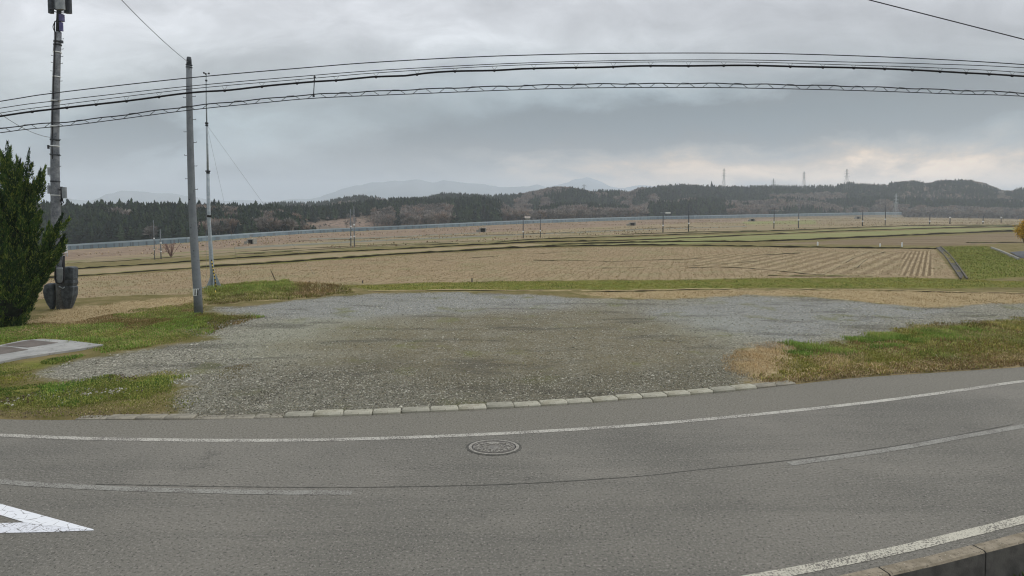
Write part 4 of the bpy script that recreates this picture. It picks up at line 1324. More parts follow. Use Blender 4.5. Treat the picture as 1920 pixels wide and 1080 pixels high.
W6 = [(-900, 430), (-300, 300), (0, 249), (150, 233), (355, 206.5), (500, 192), (600, 183.5), (800, 175), (950, 169), (1100, 164.8), (1300, 164), (1400, 165), (1600, 169.5), (1800, 176.5), (1920, 180.5), (2300, 205), (3000, 265)]
wire('power_wire', W1, .0085, M['wire'], 'topmost single thin dark wire crossing the whole view', 'wire')
wire('power_wire', W2, .0065, M['wire'], 'upper of the two fine close wires between the topmost wire and thick cable', 'wire')
c3, _ = wire('messenger_wire', W3, .006, M['wire'], 'lower of the two fine close wires, carrying the thick black cable on hangers', 'wire')
c4, P4 = wire('telecom_cable', W4, .017, M['cable'], 'thick black cable slung under fine wires with small hangers', 'cable')
hx = [60, 125, 180, 237, 298, 421, 491, 557, 630, 705, 782, 853, 927, 1001, 1080, 1150, 1220, 1291, 1357, 1421, 1482, 1543, 1601, 1659, 1711, 1763, 1812, 1855, 1898]
for q in hx:
    y3, y4 = np.interp(q, [p[0] for p in W3], [p[1] for p in W3]), np.interp(q, [p[0] for p in P4], [p[1] for p in P4])
    b_ = MB(); b_.tube([PY(q - 5, y3, YW), PY(q, y4 - .5, YW), PY(q + 5, y3, YW)], .0025, 4); b_.tube([PY(q - 1.5, y4 + .5, YW), PY(q + 1.5, y4 + .5, YW)], .024, 6)
    b_.build('hanger', M['cable'], c4)
tr = empty('spiral_hung_cable', tuple(PY(960, 165, YW))); tag(tr, 'lowest pair of parallel cables joined by a zigzag spiral wire', 'cable')
tr_o = PY(960, 165, YW)
wpt = []
for nm, WW, rd in (('upper_cable', W5, .0095), ('lower_cable', W6, .0075)):
    P = cat(WW, 22); b_ = MB(tr_o)
    b_.tube([PY(x, y + (0.8 * math.sin(x * .06) if nm == 'upper_cable' else 0), YW) for x, y in P], rd, 6); b_.build(nm, M['wire'], tr, True)
P5, P6 = cat(W5, 22), cat(W6, 22)
zz = []
xx = -300
per = 23.5
k = 0
while xx < 2300:
    y5, y6 = np.interp(xx, P5[:, 0], P5[:, 1]), np.interp(xx, P6[:, 0], P6[:, 1])
    ph = k % 4
    yv = {0: y5 - 1.2, 1: y5 - .6, 2: y6 + .4, 3: y6 + .4}[ph]
    zz.append(PY(xx, yv, YW + (.012 if k % 2 else -.012)))
    xx += (per * 2.1 if xx < 1500 else per * 1.75) / 4; k += 1
b_ = MB(tr_o); b_.tube(zz, .005, 5); b_.build('spiral_hanger', M['wire'], tr)
sp_ = empty('wire_spacer', tuple(PY(589, 160, YW))); tag(sp_, 'short vertical spacer rod linking the wires right of the mast', 'spacer')
so_ = PY(589, 160, YW)
tubeobj('rod', [PY(590, 141, YW - .03), PY(587.8, 181, YW - .03)], .008, M['wire'], sp_, so_, 6)
for (x, y) in ((590, 145), (589.7, 152.5), (588, 180)):
    tubeobj('clamp', [PY(x, y - 1.6, YW - .03), PY(x, y + 1.6, YW - .03)], .02, M['wire'], sp_, so_, 8)
# service wires
def sagwire(name, p0, p1, sag, rad, m, label):
    b_ = MB()
    p0, p1 = np.array(p0), np.array(p1)
    b_.tube([p0 + (p1 - p0) * t - np.array([0, 0, sag * 4 * t * (1 - t)]) for t in np.linspace(0, 1, 24)], rad, 6)
    return tag(b_.build(name, m, None, True), label, 'wire')


sagwire('service_wire', PY(353.5, 117, Y2), PY(110, -130, 14.0), .18, .011, M['greywire'], 'pale thin wire rising to the upper left from the top of the plain pole')
sagwire('service_wire', PY(98, 258, Y1), PY(-160, 60, 15.0), .55, .011, M['greywire'], 'thin slack wire dropping from the left edge to the antenna pole')
sagwire('service_wire', PY(1560, -18, 9.0), PY(2050, 107, 9.0), .0, .008, M['wire'], 'single dark wire slanting across the upper right corner')

# ------------------------------------------------------------------ railway barrier wall across the plain
wt = cat([(-500, 495, 508), (-200, 482, 494), (0, 467, 478), (122, 459.5, 469.5), (350, 445.5, 455), (560, 432.5, 439), (800, 421.5, 428), (1000, 413, 419), (1200, 407, 412.5), (1300, 404.8, 411.5), (1480, 401.5, 408.5), (1640, 398.8, 407.2), (1690, 398.6, 407.2)], 14)
bw, emb = [], []
for x, yt, yb in wt - np.array([0, .8, 0]):
    p = G(x, yb); q = PY(x, yt, p[1]); hh_ = q[2] - p[2]; e_ = float(np.interp(x, [1100, 1480, 1640], [0, .32, .48]))
    p[2] += hh_ * e_; bw.append((p, hh_ * (1 - e_))); emb.append((p, hh_ * e_))
wl = empty('noise_barrier', tuple(bw[0][0])); tag(wl, 'long low pale blue grey railway noise barrier crossing the plain', 'barrier wall')


def wall_strip(z0f, z1f, th, m, name):
    b_ = MB(bw[0][0])
    for (p, h1), (q, h2) in zip(bw[:-1], bw[1:]):
        d = np.array([q[0] - p[0], q[1] - p[1]]); d /= np.linalg.norm(d); nv = np.array([-d[1], d[0]]) * th
        Vv = []
        for pt, hh in ((p, h1), (q, h2)):
            a, b = pt[2] + hh * z0f - (.4 if z0f == 0 else 0), pt[2] + hh * z1f
            Vv += [(pt[0] - nv[0], pt[1] - nv[1], a), (pt[0] - nv[0], pt[1] - nv[1], b), (pt[0] + nv[0], pt[1] + nv[1], b), (pt[0] + nv[0], pt[1] + nv[1], a)]
        b_.add(Vv, [(0, 4, 5, 1), (1, 5, 6, 2), (2, 6, 7, 3), (3, 7, 4, 0)])
    return b_.build(name, m, wl)


m, h, b = mat('barrier_panel', .7)
oo = h.n('ShaderNodeTexCoord').outputs['Object']
c = h.mix(h.smap(h.noise(h.mapping(oo, (.35, .35, .1)), 1, 3), .4, .6), srgb(106, 124, 134), srgb(122, 138, 146))
wv = h.n('ShaderNodeTexWave', wave_type='BANDS', bands_direction='X'); h.put(wv.inputs['Vector'], oo); wv.inputs['Scale'].default_value = .12
c = h.mix(h.smap(wv.outputs['Fac'], .93, .99), c, srgb(104, 112, 118))
h.put(b.inputs['Base Color'], c)
wall_strip(0, .72, .15, m, 'panel')
wall_strip(.72, 1.0, .19, rough_mat('barrier_cap', srgb(142, 158, 166), srgb(156, 170, 177), .3, .6, .1, .01), 'cap')
b_ = MB(bw[0][0])
for i in range(0, len(bw)):
    p, hh = bw[i]
    b_.box((p[0], p[1] - .22, p[2] + hh * .36), (.22, .14, hh * .70))
pp = b_.build('post_row', rough_mat('barrier_posts', srgb(94, 108, 116), srgb(106, 118, 126), .3, .7, .1, .01), wl); pp['kind'] = 'stuff'
b_ = MB()
for (p, h1), (q, h2_) in zip(emb[:-1], emb[1:]):
    if h1 < .02: continue
    Vv = []
    for pt, hh in ((p, h1), (q, h2_)):
        Vv += [(pt[0], pt[1] - .3 - hh * 1.6, pt[2] - hh - .3), (pt[0], pt[1] - .3, pt[2] - .02), (pt[0], pt[1] + .8, pt[2] - .02), (pt[0], pt[1] + .8 + hh, pt[2] - hh - .3)]
    b_.add(Vv, [(0, 4, 5, 1), (1, 5, 6, 2), (2, 6, 7, 3)])
tag(b_.build('railway_embankment', rough_mat('embankment_grass', srgb(112, 104, 84), srgb(140, 126, 104), .4, .95, .5, .1)), kind='structure')
# white sign board by the barrier at left
c = G(124, 481); so_ = tuple(c)
sgn = empty('notice_board', so_); tag(sgn, 'small white upright board just right of the antenna pole, before the barrier', 'notice board')
dd = c[1] / F
b_ = MB(c); b_.box((c[0], c[1], c[2] + 14 * dd), (5 * dd, .08, 14 * dd), 0, ch=.01); b_.build('board', M['white'], sgn)
b_ = MB(c); b_.tube([(c[0] - 2 * dd, c[1] + .06, c[2]), (c[0] - 2 * dd, c[1] + .06, c[2] + 20 * dd)], .06, 6); b_.tube([(c[0] + 2 * dd, c[1] + .06, c[2]), (c[0] + 2 * dd, c[1] + .06, c[2] + 20 * dd)], .06, 6); b_.build('post', M['steel'], sgn)

# culvert portals in the embankment
for x, y, wpx, hpx, lb in ((470, 458, 13, 10, 'concrete culvert portal in the bank right of the mast'), (905, 435, 13, 8, 'dark culvert portal in the bank near the middle of the barrier'),
                           (1186, 423, 12, 6, 'small grey culvert portal left of the first crossarm pole'), (1411, 415, 9, 5, 'tiny culvert portal below the barrier left of the green plot'), (1610, 410.5, 9, 5, 'tiny dark culvert portal below the far right end of the barrier')):
    c = G(x, y); s1 = c[1] / F
    cu = empty('culvert', tuple(c)); tag(cu, lb, 'culvert')
    W_, H_ = wpx * s1, hpx * s1
    b_ = MB(c)
    for sx_ in (-1, 1): b_.box((c[0] + sx_ * W_ * .42, c[1] + .6, c[2] + H_ / 2), (W_ * .16, 1.6, H_))
    b_.box((c[0], c[1] + .6, c[2] + H_ * .92), (W_ * .68, 1.58, H_ * .16))
    b_.box((c[0] - W_ * .72, c[1] + .2, c[2] + H_ * .28), (W_ * .4, .5, H_ * .56))
    b_.build('portal', M['concrete'], cu)
    b_ = MB(c); b_.box((c[0], c[1] + 1.2, c[2] + H_ * .42), (W_ * .66, .1, H_ * .84)); b_.build('opening', M['dark_recess'], cu)  # near-black panel closes the portal, its colour stands for the unlit inside

# ------------------------------------------------------------------ small poles along the railway
PL = [(290, 487, 413, 1.6, 0, 'left, taller one of the pole pair beside the bare red shrub'), (302, 486, 430, 2.2, 0, 'right, shorter one of the pole pair beside the bare red shrub'),
      (658, 463, 392, 2.2, 0, 'left pole of the close pair standing right of the brown slope'), (664.5, 463, 387, 2.2, 0, 'right pole of the close pair standing right of the brown slope'),
      (981, 447, 405, 1.8, 0, 'dark pole with white band, left one of the two at mid view'), (1013, 446, 402, 1.6, 0, 'dark pole with white band, right one of the two at mid view'),
      (1243, 436, 392, 2.2, 1, 'dark pole with a pale box on its right crossarm, left of the centre pylon'), (1291, 436, 379, 2.0, 0, 'plain tall dark pole, next on the right after the pole with pale box'),
      (1451, 428, 390, 1.8, 1, 'pole with thin crossarm in front of the bright green plot'), (1497, 428, 376, 2.0, 2, 'tall pale pole with a left hand arm, right of the green plot pole'),
      (1617, 424, 394, 1.8, 0, 'dark pole left of the pale lattice pylon, farther from it'), (1659.5, 423, 384, 1.6, 0, 'thin pole standing immediately left of the pale lattice pylon'),
      (1743, 421, 401, 1.8, 0, 'short dark pole, first one right of the pale lattice pylon'), (1781, 420, 407, 2.0, 3, 'short pole with white cap, second one right of the pale lattice pylon'),
      (1843, 420, 405, 1.8, 0, 'short dark pole, third one right of the pale lattice pylon'), (1877, 418, 407, 1.4, 3, 'short white topped pole nearest to the yellow shrub')]
for x, yb, yt, wpx, kind, lb in PL:
    c = G(x, yb); s1 = c[1] / F; Hh = (yb - yt) * s1
    o = empty('line_pole', tuple(c)); tag(o, lb, 'utility pole', 'small poles along the railway')
    pm = 'pole' if kind == 2 else 'darksteel' if Hh < 30 and x > 900 else 'pole'
    tubeobj('pole', [(c[0], c[1], c[2] - .2), (c[0], c[1], c[2] + Hh)], [wpx * s1 / 2, wpx * s1 * .33], M[pm], o, c, 8)
    for f_ in ((.30,) if x > 900 else (.26, .54)):
        if kind == 3: f_ = .93
        tubeobj('white_band', [(c[0], c[1], c[2] + Hh * f_ - 1.2 * s1), (c[0], c[1], c[2] + Hh * f_ + 1.2 * s1)], wpx * s1 * .8, M['white'], o, c, 8)
    if kind in (1, 2):
        sgn_ = 1 if kind == 1 else -1
        tubeobj('crossarm', [(c[0] - (5 if kind == 1 else 7) * s1, c[1], c[2] + Hh * .86), (c[0] + (12 if kind == 1 else 1) * s1, c[1], c[2] + Hh * .86)], .4 * s1, M['steel'], o, c, 6)
        if x == 1243:
            b_ = MB(c); b_.box((c[0] + 9 * s1, c[1], c[2] + Hh * .84), (9 * s1, .4, 2.6 * s1)); b_.build('pale_box', M['white'], o)
    if x < 320:
        b_ = MB(c); b_.box((c[0], c[1], c[2] + Hh * (.30 if x < 300 else .34)), (8 * s1, .3, 1.6 * s1)); b_.build('transformer_rail', M['concrete'], o)

# white marker stakes and little field posts
for x, yb, hpx, mt, lb in ((1533, 461, 7, 'white', 'small white stake at the far field edge, leftmost of three'), (1650, 463, 6, 'white', 'small white stake at the far field edge, middle of three'),
                           (1691, 463, 8, 'white', 'small white stake at the far field edge, nearest the ditch'), (885, 529, 7, 'rust', 'small dark peg at the near field edge below the middle of the view'),
                           (680, 531, 5, 'rust', 'tiny dark peg at the near field edge right of the dead grass mound'), (580, 532, 5, 'rust', 'tiny dark peg beside the dead grass mound')):
    c = G(x, yb); s1 = c[1] / F
    b_ = MB(c); b_.box((c[0], c[1], c[2] + hpx * s1 / 2), (2.2 * s1, 2.2 * s1, hpx * s1), .4, 1.0, .3 * s1)
    b_.tube([(c[0], c[1], c[2] + hpx * s1), (c[0], c[1], c[2] + hpx * s1 * 1.12)], [1.1 * s1, .3 * s1], 6)
    o = b_.build('marker_stake', M[mt]); o.location = c; tag(o, lb, 'stake', 'small stakes at the field edges')
b_ = MB(); c = G(517, 527); b_.tube([c, PY(511, 514, c[1]), PY(507, 505, c[1])], [.03, .03, .012], 6)
o = b_.build('bamboo_cane', M['bark']); tag(o, 'thin brown cane leaning at the field edge above the green mound', 'cane')

# ------------------------------------------------------------------ lattice pylons
def pylon(x, yb, yt, Y, mt, label, arms=3, wb=None):
    b = PY(x, yb, Y); t = PY(x, yt, Y)
    Hh = t[2] - b[2]; s1 = Y / F
    wb = (wb or 9) * s1 / 2; wt_ = wb * .16
    rad = max(.32 * s1, .10)
    o = empty('lattice_pylon', tuple(b)); tag(o, label, 'pylon', 'lattice pylons')
    wat = lambda f_: wb + (wt_ - wb) * min(f_ / .78, 1)
    for sx_, sy_ in ((1, 1), (1, -1), (-1, 1), (-1, -1)):
        tubeobj('leg', [(b[0] + sx_ * wat(f_), b[1] + sy_ * wat(f_), b[2] + Hh * f_) for f_ in (-.05, .4, .78, 1)], rad * .55, M[mt], o, b, 4, False)
    br = MB(b)
    lv = [0, .16, .3, .42, .52, .61, .69, .76, .84, .92, 1]
    for f0, f1 in zip(lv[:-1], lv[1:]):
        for sy_ in (-1, 1):
            a0, a1 = wat(f0), wat(f1)
            br.tube([(b[0] - a0, b[1] + sy_ * a0, b[2] + Hh * f0), (b[0] + a1, b[1] + sy_ * a1, b[2] + Hh * f1)], rad * .3, 4)
            br.tube([(b[0] + a0, b[1] + sy_ * a0, b[2] + Hh * f0), (b[0] - a1, b[1] + sy_ * a1, b[2] + Hh * f1)], rad * .3, 4)
    br.build('bracing', M[mt], o)
    for i in range(arms):
        z = b[2] + Hh * (.64 + .13 * i); L2 = (5.2 - .7 * i) * s1 * (.8 if wb < 4 * s1 else 1)
        am = MB(b)
        am.tube([(b[0] - L2, b[1], z), (b[0], b[1], z + .9 * s1), (b[0] + L2, b[1], z)], rad * .4, 4)
        am.tube([(b[0] - L2, b[1], z), (b[0] + L2, b[1], z)], rad * .4, 4)
        for sx_ in (-1, 1): am.tube([(b[0] + sx_ * L2, b[1], z), (b[0] + sx_ * L2, b[1], z - 1.6 * s1)], rad * .35, 4)
        am.build('crossarm', M[mt], o)
    return o


pylon(1357, 354, 316, 745, 'lattice', 'grey lattice pylon on the ridge, alone beside the pointed tree', 3, 6)
pylon(1450, 354, 335, 760, 'lattice', 'smallest lattice pylon, its tip just clearing the ridge line', 2, 5)
pylon(1507, 354, 322, 750, 'lattice', 'lattice pylon on the ridge left of the taller one by the cedars', 3, 7)
pylon(1587, 354, 317, 740, 'lattice', 'tall lattice pylon on the ridge at the left end of the smooth hill', 3, 8)
pylon(1095, 356, 345, 760, 'lattice', 'very faint small pylon before the pale mountain peak', 2, 3)
pylon(1679, 412, 363, 540, 'palesteel', 'pale lattice pylon at the foot of the hill, lower than the ridge ones', 3, 9)

# ------------------------------------------------------------------ little shed near the hills
c = G(986, 410.5); Ysh = bw[np.argmin([abs(q[0][0] / q[0][1] - c[0] / c[1]) for q in bw])][0][1] + 22
sb0 = PY(989, 411, Ysh); s1 = Ysh / F
sh_ = empty('shed', tuple(sb0)); tag(sh_, 'small pale roofed shed behind the barrier near the hills', 'shed')
b_ = MB(sb0); b_.box((sb0[0], sb0[1], sb0[2] + 1.2 * s1), (9 * s1, 6 * s1, 3.4 * s1)); b_.build('wall', M['concrete'], sh_)
b_ = MB(sb0)
z0_, z1_ = sb0[2] + 2.9 * s1, sb0[2] + 5.2 * s1
b_.add([(sb0[0] - 5.5 * s1, sb0[1] - 4 * s1, z0_), (sb0[0] + 5.5 * s1, sb0[1] - 4 * s1, z0_), (sb0[0] + 5.5 * s1, sb0[1] + 4 * s1, z0_), (sb0[0] - 5.5 * s1, sb0[1] + 4 * s1, z0_), (sb0[0] - 5.5 * s1, sb0[1], z1_), (sb0[0] + 5.5 * s1, sb0[1], z1_)],
       [(0, 1, 5, 4), (2, 3, 4, 5), (0, 4, 3), (1, 2, 5), (3, 2, 1, 0)])
b_.build('roof', rough_mat('shed_roof', srgb(168, 156, 146), srgb(186, 174, 164), 1, .7, .1, .01), sh_)

# ------------------------------------------------------------------ foliage helpers
def soup(name, V_, C_, m, parent=None, origin=(0, 0, 0), up=None):
    """triangle soup: V_ (n,3,3), C_ (n,3) colours per triangle"""
    V_ = V_ - np.array(origin)[None, None]
    n = len(V_)
    me_ = np_mesh(name, V_.reshape(-1, 3), np.arange(n * 3).reshape(-1, 3))
    add_tint(me_, np.repeat(C_, 3, 0))
    return link(name, me_, m, parent)


def leafs(P, D, ln, wd):
    """leaf triangles at P pointing along D"""
    n = len(P)
    D = D / np.linalg.norm(D, axis=1)[:, None]
    r = RNG.normal(size=(n, 3)); s = np.cross(D, r); s /= np.linalg.norm(s, axis=1)[:, None]
    return np.stack([P - s * wd[:, None] / 2, P + s * wd[:, None] / 2, P + D * ln[:, None]], 1)


# big dark evergreen at left: many upswept flame-shaped sprays
YT = 23.6
tb = G(0, 612); tb = np.array([PY(0, 600, YT)[0], YT, 0.0])
jt = empty('evergreen_tree', tuple(tb)); tag(jt, 'large dark juniper with flame shaped upswept tips at the left edge', 'tree')
fl = [  # base px, tip px, radius px, depth offset, sprays
    ((0, 560), (14, 266), 46, 0, 26), ((25, 520), (55, 280), 22, -.1, 14), ((16, 460), (38, 300), 16, .2, 8), ((48, 450), (76, 318), 13, -.1, 8), ((50, 400), (66, 345), 12, 0, 4), ((30, 400), (2, 285), 22, .2, 8),
    ((36, 560), (62, 418), 34, -.3, 14), ((56, 540), (117, 402), 20, -.5, 14), ((60, 560), (96, 432), 22, -.2, 12), ((78, 530), (121, 440), 12, -.3, 8), ((34, 575), (80, 470), 28, -.7, 16), ((20, 470), (30, 380), 30, -.5, 10),
    ((16, 606), (30, 470), 48, -.9, 24), ((-10, 606), (-6, 440), 52, -1.0, 24), ((-60, 606), (-40, 275), 70, .4, 30), ((10, 500), (30, 330), 40, -.4, 20), ((-10, 480), (-14, 300), 40, -.3, 16),
    ((40, 500), (70, 400), 18, .5, 6), ((52, 570), (84, 510), 14, -.4, 7), ((20, 600), (44, 540), 30, -.9, 12), ((-130, 606), (-100, 300), 60, .8, 22), ((20, 600), (20, 560), 44, -.3, 12), ((0, 622), (12, 540), 40, -.7, 18), ((34, 616), (52, 556), 18, -.6, 9), ((-50, 622), (-40, 540), 50, -.6, 16), ((48, 590), (66, 530), 16, -.5, 8), ((10, 440), (20, 340), 26, -.5, 10), ((44, 480), (58, 380), 20, -.4, 9)]
LV, LC = [], []
px2m = YT / F
for (bx, by), (tx, ty), rp, dy, ns in fl:
    A = PY(bx, by, YT + dy); B = PY(tx, ty, YT + dy)
    R = rp * px2m
    ax = B - A; La = np.linalg.norm(ax); axn = ax / La
    for q in range(ns):
        # each spray is a small flame of its own
        t0 = random.random() ** .8 * .8
        th = random.random() * 2 * math.pi
        rr_ = R * (1 - t0 * .9) * (.45 + .5 * random.random())
        outv = np.array([math.cos(th), math.sin(th) * .9, 0])
        p0 = A + ax * t0 + outv * rr_ * .35
        ls = min(.35 + .55 * random.random() + .25 * R, La * (1.0 - t0) + .1)
        dr = axn * 1.0 + outv * (.42 * (1 - t0)) + RNG.normal(size=3) * .06
        dr /= np.linalg.norm(dr)
        n = 260
        t = RNG.random(n) ** .85
        w_ = (.17 + .10 * R) * (np.sin(np.pi * np.minimum(t * 1.15 + .12, 1)) * .9 + .12) * (1 - t * .5)
        a2 = RNG.random(n) * 2 * math.pi; r2 = np.sqrt(RNG.random(n)) * w_
        off = np.c_[np.cos(a2) * r2, np.sin(a2) * r2, RNG.normal(size=n) * .03]
        Pp = p0[None] + dr[None] * (t * ls)[:, None] + off + outv[None] * (t ** 2 * .08)[:, None]
        Dd = dr[None] * 1.0 + off / (w_[:, None] + .02) * .55 + RNG.normal(size=(n, 3)) * .22 + np.array([0, 0, .25])
        LV.append(leafs(Pp, Dd, .07 + .08 * RNG.random(n), .025 + .025 * RNG.random(n)))
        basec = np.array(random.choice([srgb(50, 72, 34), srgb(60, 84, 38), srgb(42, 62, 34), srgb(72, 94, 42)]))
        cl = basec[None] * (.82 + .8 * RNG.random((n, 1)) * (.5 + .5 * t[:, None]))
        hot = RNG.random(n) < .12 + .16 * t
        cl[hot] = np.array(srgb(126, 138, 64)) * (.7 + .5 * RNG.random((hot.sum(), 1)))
        LC.append(cl)
    # a tight leader at the tip
    n = 420
    t = RNG.random(n) ** .9
    w_ = (R * .55) * (1 - t) ** .9 + .012
    a2 = RNG.random(n) * 6.283; r2 = np.sqrt(RNG.random(n)) * w_
    off = np.c_[np.cos(a2) * r2, np.sin(a2) * r2, np.zeros(n)]
    LV.append(leafs(A + ax * .55 + ax[None] * .45 * t[:, None] + off, axn[None] + RNG.normal(size=(n, 3)) * .25, .06 + .09 * RNG.random(n), .02 + .02 * RNG.random(n)))
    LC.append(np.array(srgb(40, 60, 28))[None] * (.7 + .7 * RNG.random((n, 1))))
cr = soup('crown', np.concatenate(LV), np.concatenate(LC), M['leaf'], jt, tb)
# inner dead, dark body behind the sprays (twigs and shaded old growth)
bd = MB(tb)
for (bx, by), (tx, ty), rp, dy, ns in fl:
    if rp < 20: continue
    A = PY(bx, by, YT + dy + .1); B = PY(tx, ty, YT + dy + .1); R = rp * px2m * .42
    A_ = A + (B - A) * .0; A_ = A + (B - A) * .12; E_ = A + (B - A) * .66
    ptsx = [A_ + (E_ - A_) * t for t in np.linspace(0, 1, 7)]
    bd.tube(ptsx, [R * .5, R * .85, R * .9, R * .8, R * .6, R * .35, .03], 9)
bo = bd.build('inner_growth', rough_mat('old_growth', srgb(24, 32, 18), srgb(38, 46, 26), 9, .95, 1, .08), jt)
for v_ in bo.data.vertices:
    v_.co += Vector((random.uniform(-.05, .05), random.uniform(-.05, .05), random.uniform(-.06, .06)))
tk = MB(tb); tk.tube([(tb[0], YT, -.1), (tb[0] + .05, YT, 1.0), (tb[0] + .12, YT, 3.0), (tb[0] + .1, YT, 5.0)], [.22, .17, .12, .05], 10)
tk.build('trunk', M['bark'], jt)

# yellow flowering shrub at right edge
c = G(1930, 482); s1 = c[1] / F
ys_ = empty('flowering_shrub', tuple(c)); tag(ys_, 'shrub covered in orange yellow blossom, cut by the right edge', 'shrub')
st = MB(c); tips = []
for k in range(46):
    a, e_ = random.random() * 6.28, random.random()
    r_ = (6 + 18 * e_) * s1
    tp = np.array([c[0] + r_ * math.cos(a), c[1] + r_ * math.sin(a) * .8, c[2] + (30 + 38 * math.sqrt(max(0, 1 - (e_ * .8) ** 2)) * (.7 + .4 * random.random())) * s1])
    md = (np.array(c) + tp) / 2 + np.array([0, 0, .3])
    st.tube([np.array(c), md, tp], [.03, .018, .006], 5); tips.append((md, tp))
st.build('stems', M['bark'], ys_)
LV, LC = [], []
for md, tp in tips:
    n = 230; t = RNG.random(n)
    Pp = md + (tp - md) * t[:, None] ** .7 + RNG.normal(size=(n, 3)) * .16
    LV.append(leafs(Pp, RNG.normal(size=(n, 3)), .05 + .07 * RNG.random(n), .05 + .05 * RNG.random(n)))
    LC.append(np.array([srgb(216, 174, 52), srgb(204, 158, 44), srgb(180, 146, 56), srgb(128, 116, 50)])[RNG.integers(0, 4, n)])
soup('blossom', np.concatenate(LV), np.concatenate(LC), M['leaf'], ys_, c)
# bare red shrub at left mid field


def bare_bush(x, yb, hpx, wpx, col, name, label, cat_, n=26):
    c = G(x, yb); s1 = c[1] / F
    o = empty(name, tuple(c)); tag(o, label, cat_)
    LV, LC = [], []
    for k in range(n):
        a = random.uniform(0, 6.28); e_ = random.random()
        d = np.array([math.cos(a) * e_ * .9, math.sin(a) * e_ * .9, 1.0])
        L = hpx * s1 * (.75 + .3 * random.random())
        m1 = np.array(c) + d * L * np.array([wpx / hpx, wpx / hpx, 1]) * .5
        nn_ = 60; t = RNG.random(nn_)
        Pp = np.array(c) + (m1 - np.array(c)) * (t * 2)[:, None] * np.array([.5, .5, 1]) * (.4 + .6 * t[:, None])
        Pp = np.array(c)[None] + d[None] * np.array([wpx * .55 * s1, wpx * .55 * s1, hpx * s1])[None] * (t[:, None] * np.array([1, 1, 1.0]))
        LV.append(leafs(Pp, d[None] + RNG.normal(size=(nn_, 3)) * .5, .35 * s1 * 6 * (.5 + RNG.random(nn_)), .03 + .03 * RNG.random(nn_)))
        LC.append(np.array(col)[None] * (.7 + .6 * RNG.random((nn_, 1))))
    soup('twigs', np.concatenate(LV), np.concatenate(LC), M['twig'], o, c)
    tk = MB(c); tk.tube([np.array(c), np.array(c) + np.array([.1, 0, hpx * s1 * .45])], [.9 * s1, .4 * s1], 6); tk.build('trunk', M['bark'], o)


bare_bush(321, 482, 25, 34, srgb(128, 100, 94), 'bare_shrub', 'bare reddish shrub in the reeds beside the small pole pair', 'shrub')

# weeds at the foot of the near kerb, lower right
c = np.array([6.55, float(kerb_y(6.55)) - .28])
n = 260
P = c + RNG.normal(size=(n, 2)) * np.array([.10, .05])
V_ = []
Pp = np.c_[P, np.full(n, -.48) + RNG.random(n) * .1]
Dd = RNG.normal(size=(n, 3)) * .6 + np.array([0, 0, 1])
wd_ = empty('weed_clump', (c[0], c[1], -.49)); tag(wd_, 'small dark green weed growing at the foot of the near kerb', 'weed')
soup('leaves', leafs(Pp, Dd, .05 + .08 * RNG.random(n), .02 + .02 * RNG.random(n)), np.array([srgb(62, 76, 36), srgb(88, 98, 50), srgb(46, 54, 30)])[RNG.integers(0, 3, n)], M['leaf'], wd_, (c[0], c[1], -.49))

# ------------------------------------------------------------------ hills and woods
def prof(tab): 
    a = np.array(tab, float); return lambda x: np.interp(x, a[:, 0], a[:, 1])


class Hill:
    def __init__(s, sil, yb, yr, th, x0, x1, seed, back=80):
        s.sil, s.yb, s.yr, s.th, s.x0, s.x1, s.seed, s.back = prof(sil), prof(yb), prof(yr), (prof(th) if isinstance(th, list) else (lambda q, t_=th: t_ + 0 * np.asarray(q, float))), x0, x1, seed, back
    def point(s, px, t):
        """t 0 at the foot, 1 at the ridge, 1..1.5 down the back"""
        px = np.asarray(px, float); t = np.asarray(t, float)
        u = (px - 960) / F
        Yb, Yr = s.yb(px), s.yr(px)
        Y = np.where(t <= 1, Yb + (Yr - Yb) * t, Yr + (t - 1) * 2 * s.back)
        X = u * Y
        zr = CH + (HZ - s.sil(px)) / F * Yr - s.th(px) * .9
        zb = g(u * Yb, Yb) - 1.0
        tt = np.clip(t, 0, 1)
        k = np.sin(tt * math.pi / 2) ** 1.1
        z = zb + (zr - zb) * k
        z = np.where(t > 1, zr - (t - 1) * 2 * (zr - zb) * .7, z)
        z = z + (vnoise(X * .02, Y * .03, s.seed) - .5) * np.minimum(8, (zr - zb) * .35) * np.sin(np.clip(tt, 0, 1) * math.pi)
        return X, Y, z
    def mesh(s, m):
        pxs = np.linspace(s.x0, s.x1, int((s.x1 - s.x0) / 8)); ts = np.linspace(0, 1.5, 26)
        A, B = np.meshgrid(pxs, ts)
        X, Y, z = s.point(A, B)
        i = np.arange(A.size).reshape(A.shape)
        Fs = np.stack([i[:-1, :-1], i[:-1, 1:], i[1:, 1:], i[1:, :-1]], -1).reshape(-1, 4)
        me_ = np_mesh('hills', np.stack([X, Y, z], -1).reshape(-1, 3), Fs, True)
        return tag(link('hills', me_, m), kind='structure')


m, h, b = mat('hill_floor', .95)
oo = h.n('ShaderNodeTexCoord').outputs['Object']
c = h.mix(h.smap(h.noise(oo, .04, 5, .65), .35, .65), srgb(112, 100, 84), srgb(140, 120, 104))
c = h.mix(h.smap(h.noise(oo, .5, 4, .7), .45, .7), c, srgb(70, 64, 52))
h.put(b.inputs['Base Color'], c); bump(h, b, h.noise(oo, .6, 4), 1, .8)
M['hill'] = m

